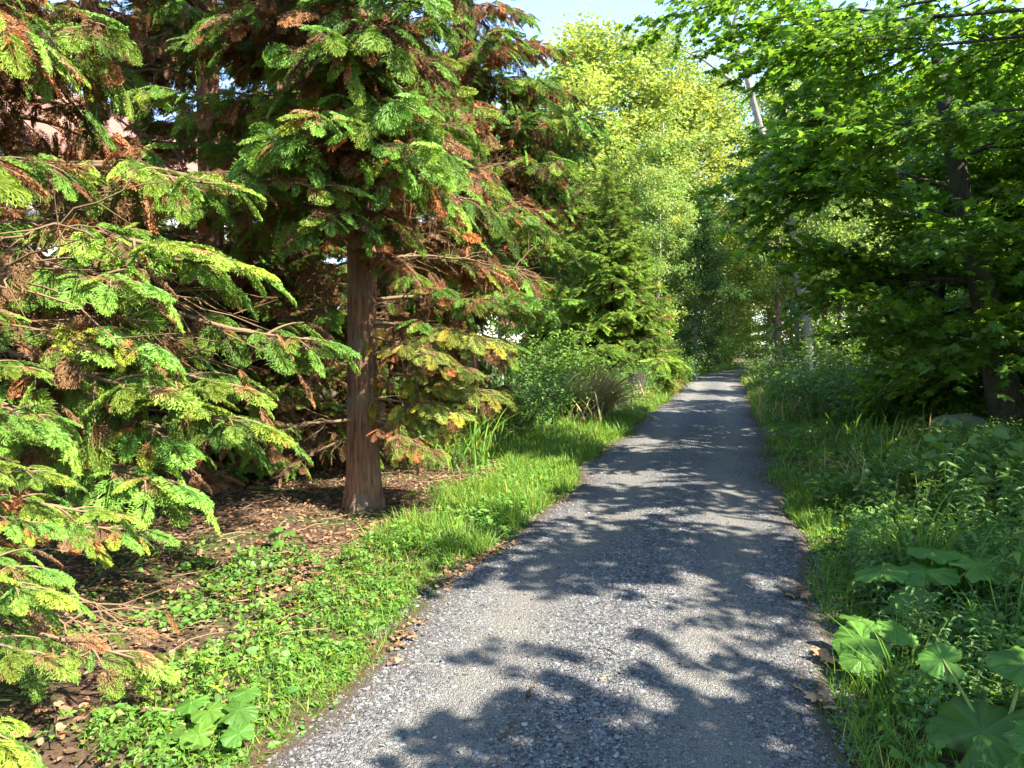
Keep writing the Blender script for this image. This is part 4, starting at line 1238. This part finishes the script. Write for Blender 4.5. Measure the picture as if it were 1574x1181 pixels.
def litter():
    rng = np.random.default_rng(47); g = Geo()
    for (n, x0, x1, y0, y1, s0, s1, thr) in ((24000, -6.5, -.45, 2.2, 12, .018, .055, -2), (2200, -.4, .12, 2.2, 9, .015, .04, .1), (1300, -.12, .45, 2.4, 7, .02, .06, .2), (3200, -1.3, -.1, 2.3, 8, .02, .05, .0), (1500, -.3, .15, 2.3, 10, .012, .035, -.2), (4000, 2, 9, 8, 20, .05, .09, -2)):
        x, y = scatter(rng, n, x0, x1, y0, y1); x = x + np.where(x0 < -.2, edge_l(y), edge_r(y))
        k = in_view(x, y) & (noise2(x * 2.6, y * 2.6, 71) > thr); x, y = x[k], y[k]; n = len(x)
        z = np.maximum(ground_z(x, y), np.where((x > edge_l(y)) & (x < edge_r(y)), road_z(x, y), -9)) + .006 + rng.uniform(0, .025, n)
        d, nn = yawed(rng, n, .35)
        g.inst(OVAL if n > 5000 else HERB, frames(np.stack([x, y, z], 1), d, nn, rng.uniform(s0, s1, n)), 0, jitter(rng, n, .15, .35))
    tag(g.build('leaf_litter', [M['litter']]), 'dead brown leaves and cypress scales over the forest floor and lane edges', kind='stuff')
    g = Geo()
    for i in range(900):
        x = rng.uniform(-6.5, -2.2); y = rng.uniform(2.5, 11); a = rng.uniform(0, 6.28); l = rng.uniform(.08, .5); q = np.linspace(0, 1, 4)
        if not in_view(np.array([x]), np.array([y]))[0]:
            continue
        P = np.stack([x + math.cos(a) * l * q, y + math.sin(a) * l * q + rng.normal(size=4) * .012, ground_z(x, y) + .012 + rng.uniform(0, .05) + rng.normal(size=4) * .008], 1)
        g.tube(P, rng.uniform(.002, .006), 3, 0, jitter(rng, 1, .08, .3)[0])
    tag(g.build('twig_debris', [M['cyp_wood']]), 'thin dry twigs strewn under the cypresses', kind='stuff')


litter()


def gravel():
    rng = np.random.default_rng(53); g = Geo()
    ico = np.array([(1, 0, 0), (-1, 0, 0), (0, 1, 0), (0, -1, 0), (0, 0, 1), (0, 0, -1), (.62, .62, .35), (-.6, .6, .4), (.6, -.62, .38), (-.62, -.6, .33)], float)
    F = np.array([(0, 6, 4), (6, 2, 4), (2, 7, 4), (7, 1, 4), (1, 9, 4), (9, 3, 4), (3, 8, 4), (8, 0, 4), (0, 2, 6), (2, 1, 7), (1, 3, 9), (3, 0, 8)])
    sh = []
    for i in range(5):
        V = ico * rng.uniform(.7, 1.25, (10, 1)) * np.array((1, rng.uniform(.6, .9), rng.uniform(.35, .6)))
        sh.append((V, F, np.ones((10, 3))))
    for (n, y0, y1, s0, s1) in ((20000, 2.2, 6, .003, .009), (9000, 2.2, 6.5, .007, .014), (11000, 5, 12, .006, .013), (1800, 2.2, 8, .010, .021), (5000, 10, 22, .009, .018)):
        y = rng.uniform(y0, y1, n); t = rng.uniform(-.05, 1.05, n)
        tr = np.exp(-((t - .27) / .11) ** 2) + np.exp(-((t - .76) / .10) ** 2)
        k = rng.uniform(size=n) > .75 * tr
        y, t = y[k], t[k]; x = edge_l(y) + (edge_r(y) - edge_l(y)) * t
        k = in_view(x, y); x, y, t = x[k], y[k], t[k]; n = len(x)
        z = np.where((t > .03) & (t < .97), road_z(x, y), ground_z(x, y) + .004)
        d, nn = yawed(rng, n, .25); s = rng.uniform(s0, s1, n)
        tn = np.clip(1 + .34 * rng.normal(size=(n, 1)), .4, 1.9) * (1 + .06 * rng.normal(size=(n, 3)))
        w = rng.integers(0, 5, n)
        for q in range(5):
            m = w == q
            g.inst(sh[q], frames(np.stack([x, y, z], 1)[m], d[m], nn[m], s[m]), 0, tn[m])
    tag(g.build('gravel', [M['stone']]), 'loose grey chippings over the lane', kind='stuff')


gravel()

# ------------------------------------------------------------------ single small things on the lane and in the wood
def stone(label, loc, s, seed, group, flat=.5, name='stone', cat='stone'):
    rng = np.random.default_rng(seed)
    n, m = 14, 9; V = []
    for i in range(m + 1):
        ph = math.pi * i / m
        for j in range(n):
            th = 2 * math.pi * j / n
            V.append((math.sin(ph) * math.cos(th), math.sin(ph) * math.sin(th), math.cos(ph)))
    V = np.array(V); V = V * (1 + .22 * noise2(V[:, 0] * 3 + seed, V[:, 1] * 3 + V[:, 2] * 2, seed)[:, None] * .6)
    V = V * np.array((1, rng.uniform(.6, .9), flat)) * s
    i = (np.arange(m)[:, None] * n + np.arange(n)[None]).ravel(); j = (np.arange(m)[:, None] * n + (np.arange(n) + 1)[None] % n).ravel()
    T = np.concatenate([np.stack([i, i + n, j + n], 1), np.stack([i, j + n, j], 1)])
    g = Geo(); g.add(V, T, 0, rng.uniform(1.1, 1.9), True)
    o = g.build(name, [M['stone']]); o.location = loc; o.rotation_euler = (0, 0, rng.uniform(0, 6))
    return tag(o, label, cat, group)


for i, (px, py, s, lb) in enumerate(((860, 1148, .020, 'flat pale pebble on the gravel, largest one near the photographer'), (806, 1143, .016, 'whitish pebble beside the long dark twig'),
                                      (850, 1077, .015, 'pale chip of stone in the middle of the lane'), (848, 1108, .014, 'grey flat chip between the two pale pebbles'),
                                      (665, 1155, .012, 'small white pebble in the shaded wheel track'))):
    p = gp(px, py); stone(lb, (p[0], p[1], float(road_z(p[0], p[1])) + .006), s, 700 + i, 'pale pebbles on the lane', .4, 'pebble')
p = at(1478, 13.6); stone('grey boulder half hidden in weeds left of the dark maple trunk', (p[0], p[1], .22), .5, 731, None, .5, 'boulder', 'boulder')


def twig(label, pts, r, name='twig', col=(1, 1, 1), side=()):
    rng = np.random.default_rng(int(pts[0][0])); P = []
    for (px, py) in pts:
        p = gp(px, py); P.append((p[0], p[1], float(max(road_z(p[0], p[1]) if ROAD_L < p[0] < ROAD_R else ground_z(p[0], p[1]), 0)) + r + .004))
    P = np.array(P); q = np.linspace(0, 1, 12); Q = np.stack([np.interp(q, np.linspace(0, 1, len(P)), P[:, k]) for k in range(3)], 1)
    Q[:, :2] += rng.normal(size=(12, 2)) * r * .6
    g = Geo(); g.tube(Q, r * (1 - .6 * q), 5, 0, col)
    for (i, dx, dy) in side:
        g.tube(Q[i] + np.array((dx, dy, .01)) * np.linspace(0, 1, 4)[:, None], r * .5, 4, 0, col)
    return tag(g.build(name, [M['cyp_wood']]), label, 'twig', 'twigs on the lane')


twig('long dark bent twig on the gravel beside a whitish pebble', [(765, 1168), (783, 1150), (788, 1135)], .006, col=(.45, .42, .4), side=((4, .05, .02),))
twig('short dark stick lying across the gravel in the middle of the lane', [(812, 1098), (818, 1085), (822, 1078)], .007, col=(.5, .42, .35))
twig('pale short stick on the gravel between the wheel tracks', [(925, 1073), (938, 1064)], .006, col=(1.7, 1.6, 1.3))
twig('thin dark twig on the sunlit gravel near the right wheel track', [(930, 1019), (942, 1023), (951, 1031)], .004, col=(.5, .45, .4))
twig('straw-pale stick near the weeds on the gravel edge', [(1229, 1073), (1250, 1083)], .006, col=(2, 1.7, 1.2))


def fallen_leaf(label, px, py, s, seed):
    rng = np.random.default_rng(seed); p = gp(px, py); g = Geo()
    zz = float(road_z(p[0], p[1])) if edge_l(p[1]) < p[0] < edge_r(p[1]) else float(ground_z(p[0], p[1]))
    for k in range(rng.integers(4, 8)):
        a = rng.uniform(0, 6.28); d = np.array([(math.cos(a), math.sin(a), .25)])
        g.inst(MAPLE, frames(np.array([(rng.normal() * .03, rng.normal() * .03, .012 + .008 * k)]), d, np.array([(rng.normal() * .4, rng.normal() * .4, 1)]), s * rng.uniform(.6, 1.1)), 0, jitter(rng, 1, .1, .25) * 1.5)
    o = g.build('dead_leaf_clump', [M['litter']]); o.location = (p[0], p[1], zz)
    return tag(o, label, 'dead leaves', 'clumps of fallen leaves at the lane edge')


fallen_leaf('tan dead leaves at the gravel edge, beside the shortest grass clump', 1275, 1098, .09, 1)
fallen_leaf('orange-brown dead leaves on sunlit gravel below the weeds', 1222, 925, .10, 2)
fallen_leaf('curled grey-brown dead leaf between butterbur leaves', 1378, 1012, .13, 3)
fallen_leaf('small tan dead leaves beside the sunlit butterbur leaf', 1282, 1030, .07, 4)

# dark stub added for the shaded trunk base of the spruce
g = Geo(); rs = np.random.default_rng(5)
g.tube(np.array([(0, 0, -.1), (0, 0, .1), (.01, 0, .4), (.02, .02, .75)]), np.array((.42, .34, .28, .26)), 14, 0, (1, 1, 1), .06, rs)
th = np.arange(14) / 14 * 6.283
g.add(np.concatenate([[(.02, .02, .77)], np.stack([.02 + .25 * np.cos(th), .02 + .25 * np.sin(th), .74 + .02 * rs.normal(size=14)], 1)]), np.array([(0, 1 + i, 1 + (i + 1) % 14) for i in range(14)]), 0)
o = g.build('dark_trunk_base', [M['bark_dark']]); p = at(978, 23.0); o.location = (p[0], p[1], .05)
tag(o, 'dark stub added as the shaded trunk base beneath the young spruce', 'stump')


# ------------------------------------------------------------------ white house and fence behind the cypresses
def box(g, lo, hi, mat=0):
    x0, y0, z0 = lo; x1, y1, z1 = hi
    V = [(x, y, z) for z in (z0, z1) for y in (y0, y1) for x in (x0, x1)]
    T = [(0, 2, 3), (0, 3, 1), (4, 5, 7), (4, 7, 6), (0, 1, 5), (0, 5, 4), (1, 3, 7), (1, 7, 5), (3, 2, 6), (3, 6, 7), (2, 0, 4), (2, 4, 6)]
    g.add(np.array(V), np.array(T), mat)


def house():
    wall_m = plain_mat('white_render', (.80, .80, .78), .85, var=.06)
    roof_m = plain_mat('roof_tile', (.20, .10, .07), .8, var=.25, bump=.5)
    glass = plain_mat('window_glass', (.05, .06, .07), .08, spec=.6)
    fr = plain_mat('window_frame', (.75, .76, .76), .5)
    root = thing('house', 'long white rendered house glimpsed in gaps behind the cypresses', 'house', (-15.5, 14.0, 0))
    W, D, H = 9.0, 26.0, 6.2        # faces the lane with its +X wall
    g = Geo(); box(g, (-W, -D / 2, -.2), (0, D / 2, H)); g.build('wall', [wall_m], root)
    g = Geo()
    e = .5; zt = H + 3.2
    V = np.array([(e, -D / 2 - e, H - .1), (e, D / 2 + e, H - .1), (-W / 2, D / 2 + e, zt), (-W / 2, -D / 2 - e, zt), (-W - e, -D / 2 - e, H - .1), (-W - e, D / 2 + e, H - .1)])
    V2 = V + np.array((0, 0, .18))
    T = [(0, 1, 2), (0, 2, 3), (3, 2, 5), (3, 5, 4)]
    A = np.concatenate([V, V2]); TT = [(a, c, b) for a, b, c in T] + [(a + 6, b + 6, c + 6) for a, b, c in T]
    for a, b in ((0, 1), (4, 5), (0, 3), (3, 4), (1, 2), (2, 5)):
        TT += [(a, b, b + 6), (a, b + 6, a + 6)]
    g.add(A, np.array(TT), 0); g.build('roof', [roof_m], root)
    for sy in (-1, 1):
        g = Geo(); y = sy * D / 2
        g.add(np.array([(0, y, H - .02), (-W, y, H - .02), (-W / 2, y, zt - .25)]), np.array([(0, 1, 2)])); g.build('gable', [wall_m], root)
    for y in (-10, -6, -2, 2, 6, 10):
        for z in (.9, 3.7):
            g = Geo(); box(g, (.003, y - .55, z), (.05, y + .55, z + .07)); box(g, (.003, y - .55, z + 1.33), (.05, y + .55, z + 1.4))
            for yy in (-.55, -.035, .48):
                box(g, (.003, y + yy, z + .072), (.048, y + yy + .07, z + 1.328))
            w = g.build('window', [fr], root)
            g = Geo(); box(g, (.003, y - .478, z + .073), (.02, y - .037, z + 1.327)); box(g, (.003, y + .037, z + .073), (.02, y + .478, z + 1.327)); g.build('pane', [glass], w)


house()


def fence():
    steel = plain_mat('galvanised_steel', (.42, .50, .47), .5, metal=.3)
    root = thing('wire_fence', 'wire fence of pale green metal posts behind the cypress trunks', 'fence', (-8.2, 2.0, .1))
    n = 9; sp = 2.4; x_at = lambda y: .10 * y
    for i in range(n):
        g = Geo(); y = i * sp; q = np.array((-.3, .6, 1.8)); g.tube(np.stack([np.full(3, x_at(y)), np.full(3, y), q], 1), .03, 8, 0); g.build('post', [steel], root)
    g = Geo()
    for z in np.arange(.15, 1.75, .2):
        g.tube(np.array([(x_at(y) + .035, y, z) for y in np.linspace(-.1, (n - 1) * sp + .1, 6)]), .003, 4, 0)
    for y in np.arange(0, (n - 1) * sp, .2):
        g.tube(np.array([(x_at(y) + .035, y, .1), (x_at(y) + .035, y, 1.75)]), .002, 4, 0)
    g.build('wire_mesh', [steel], root)


fence()
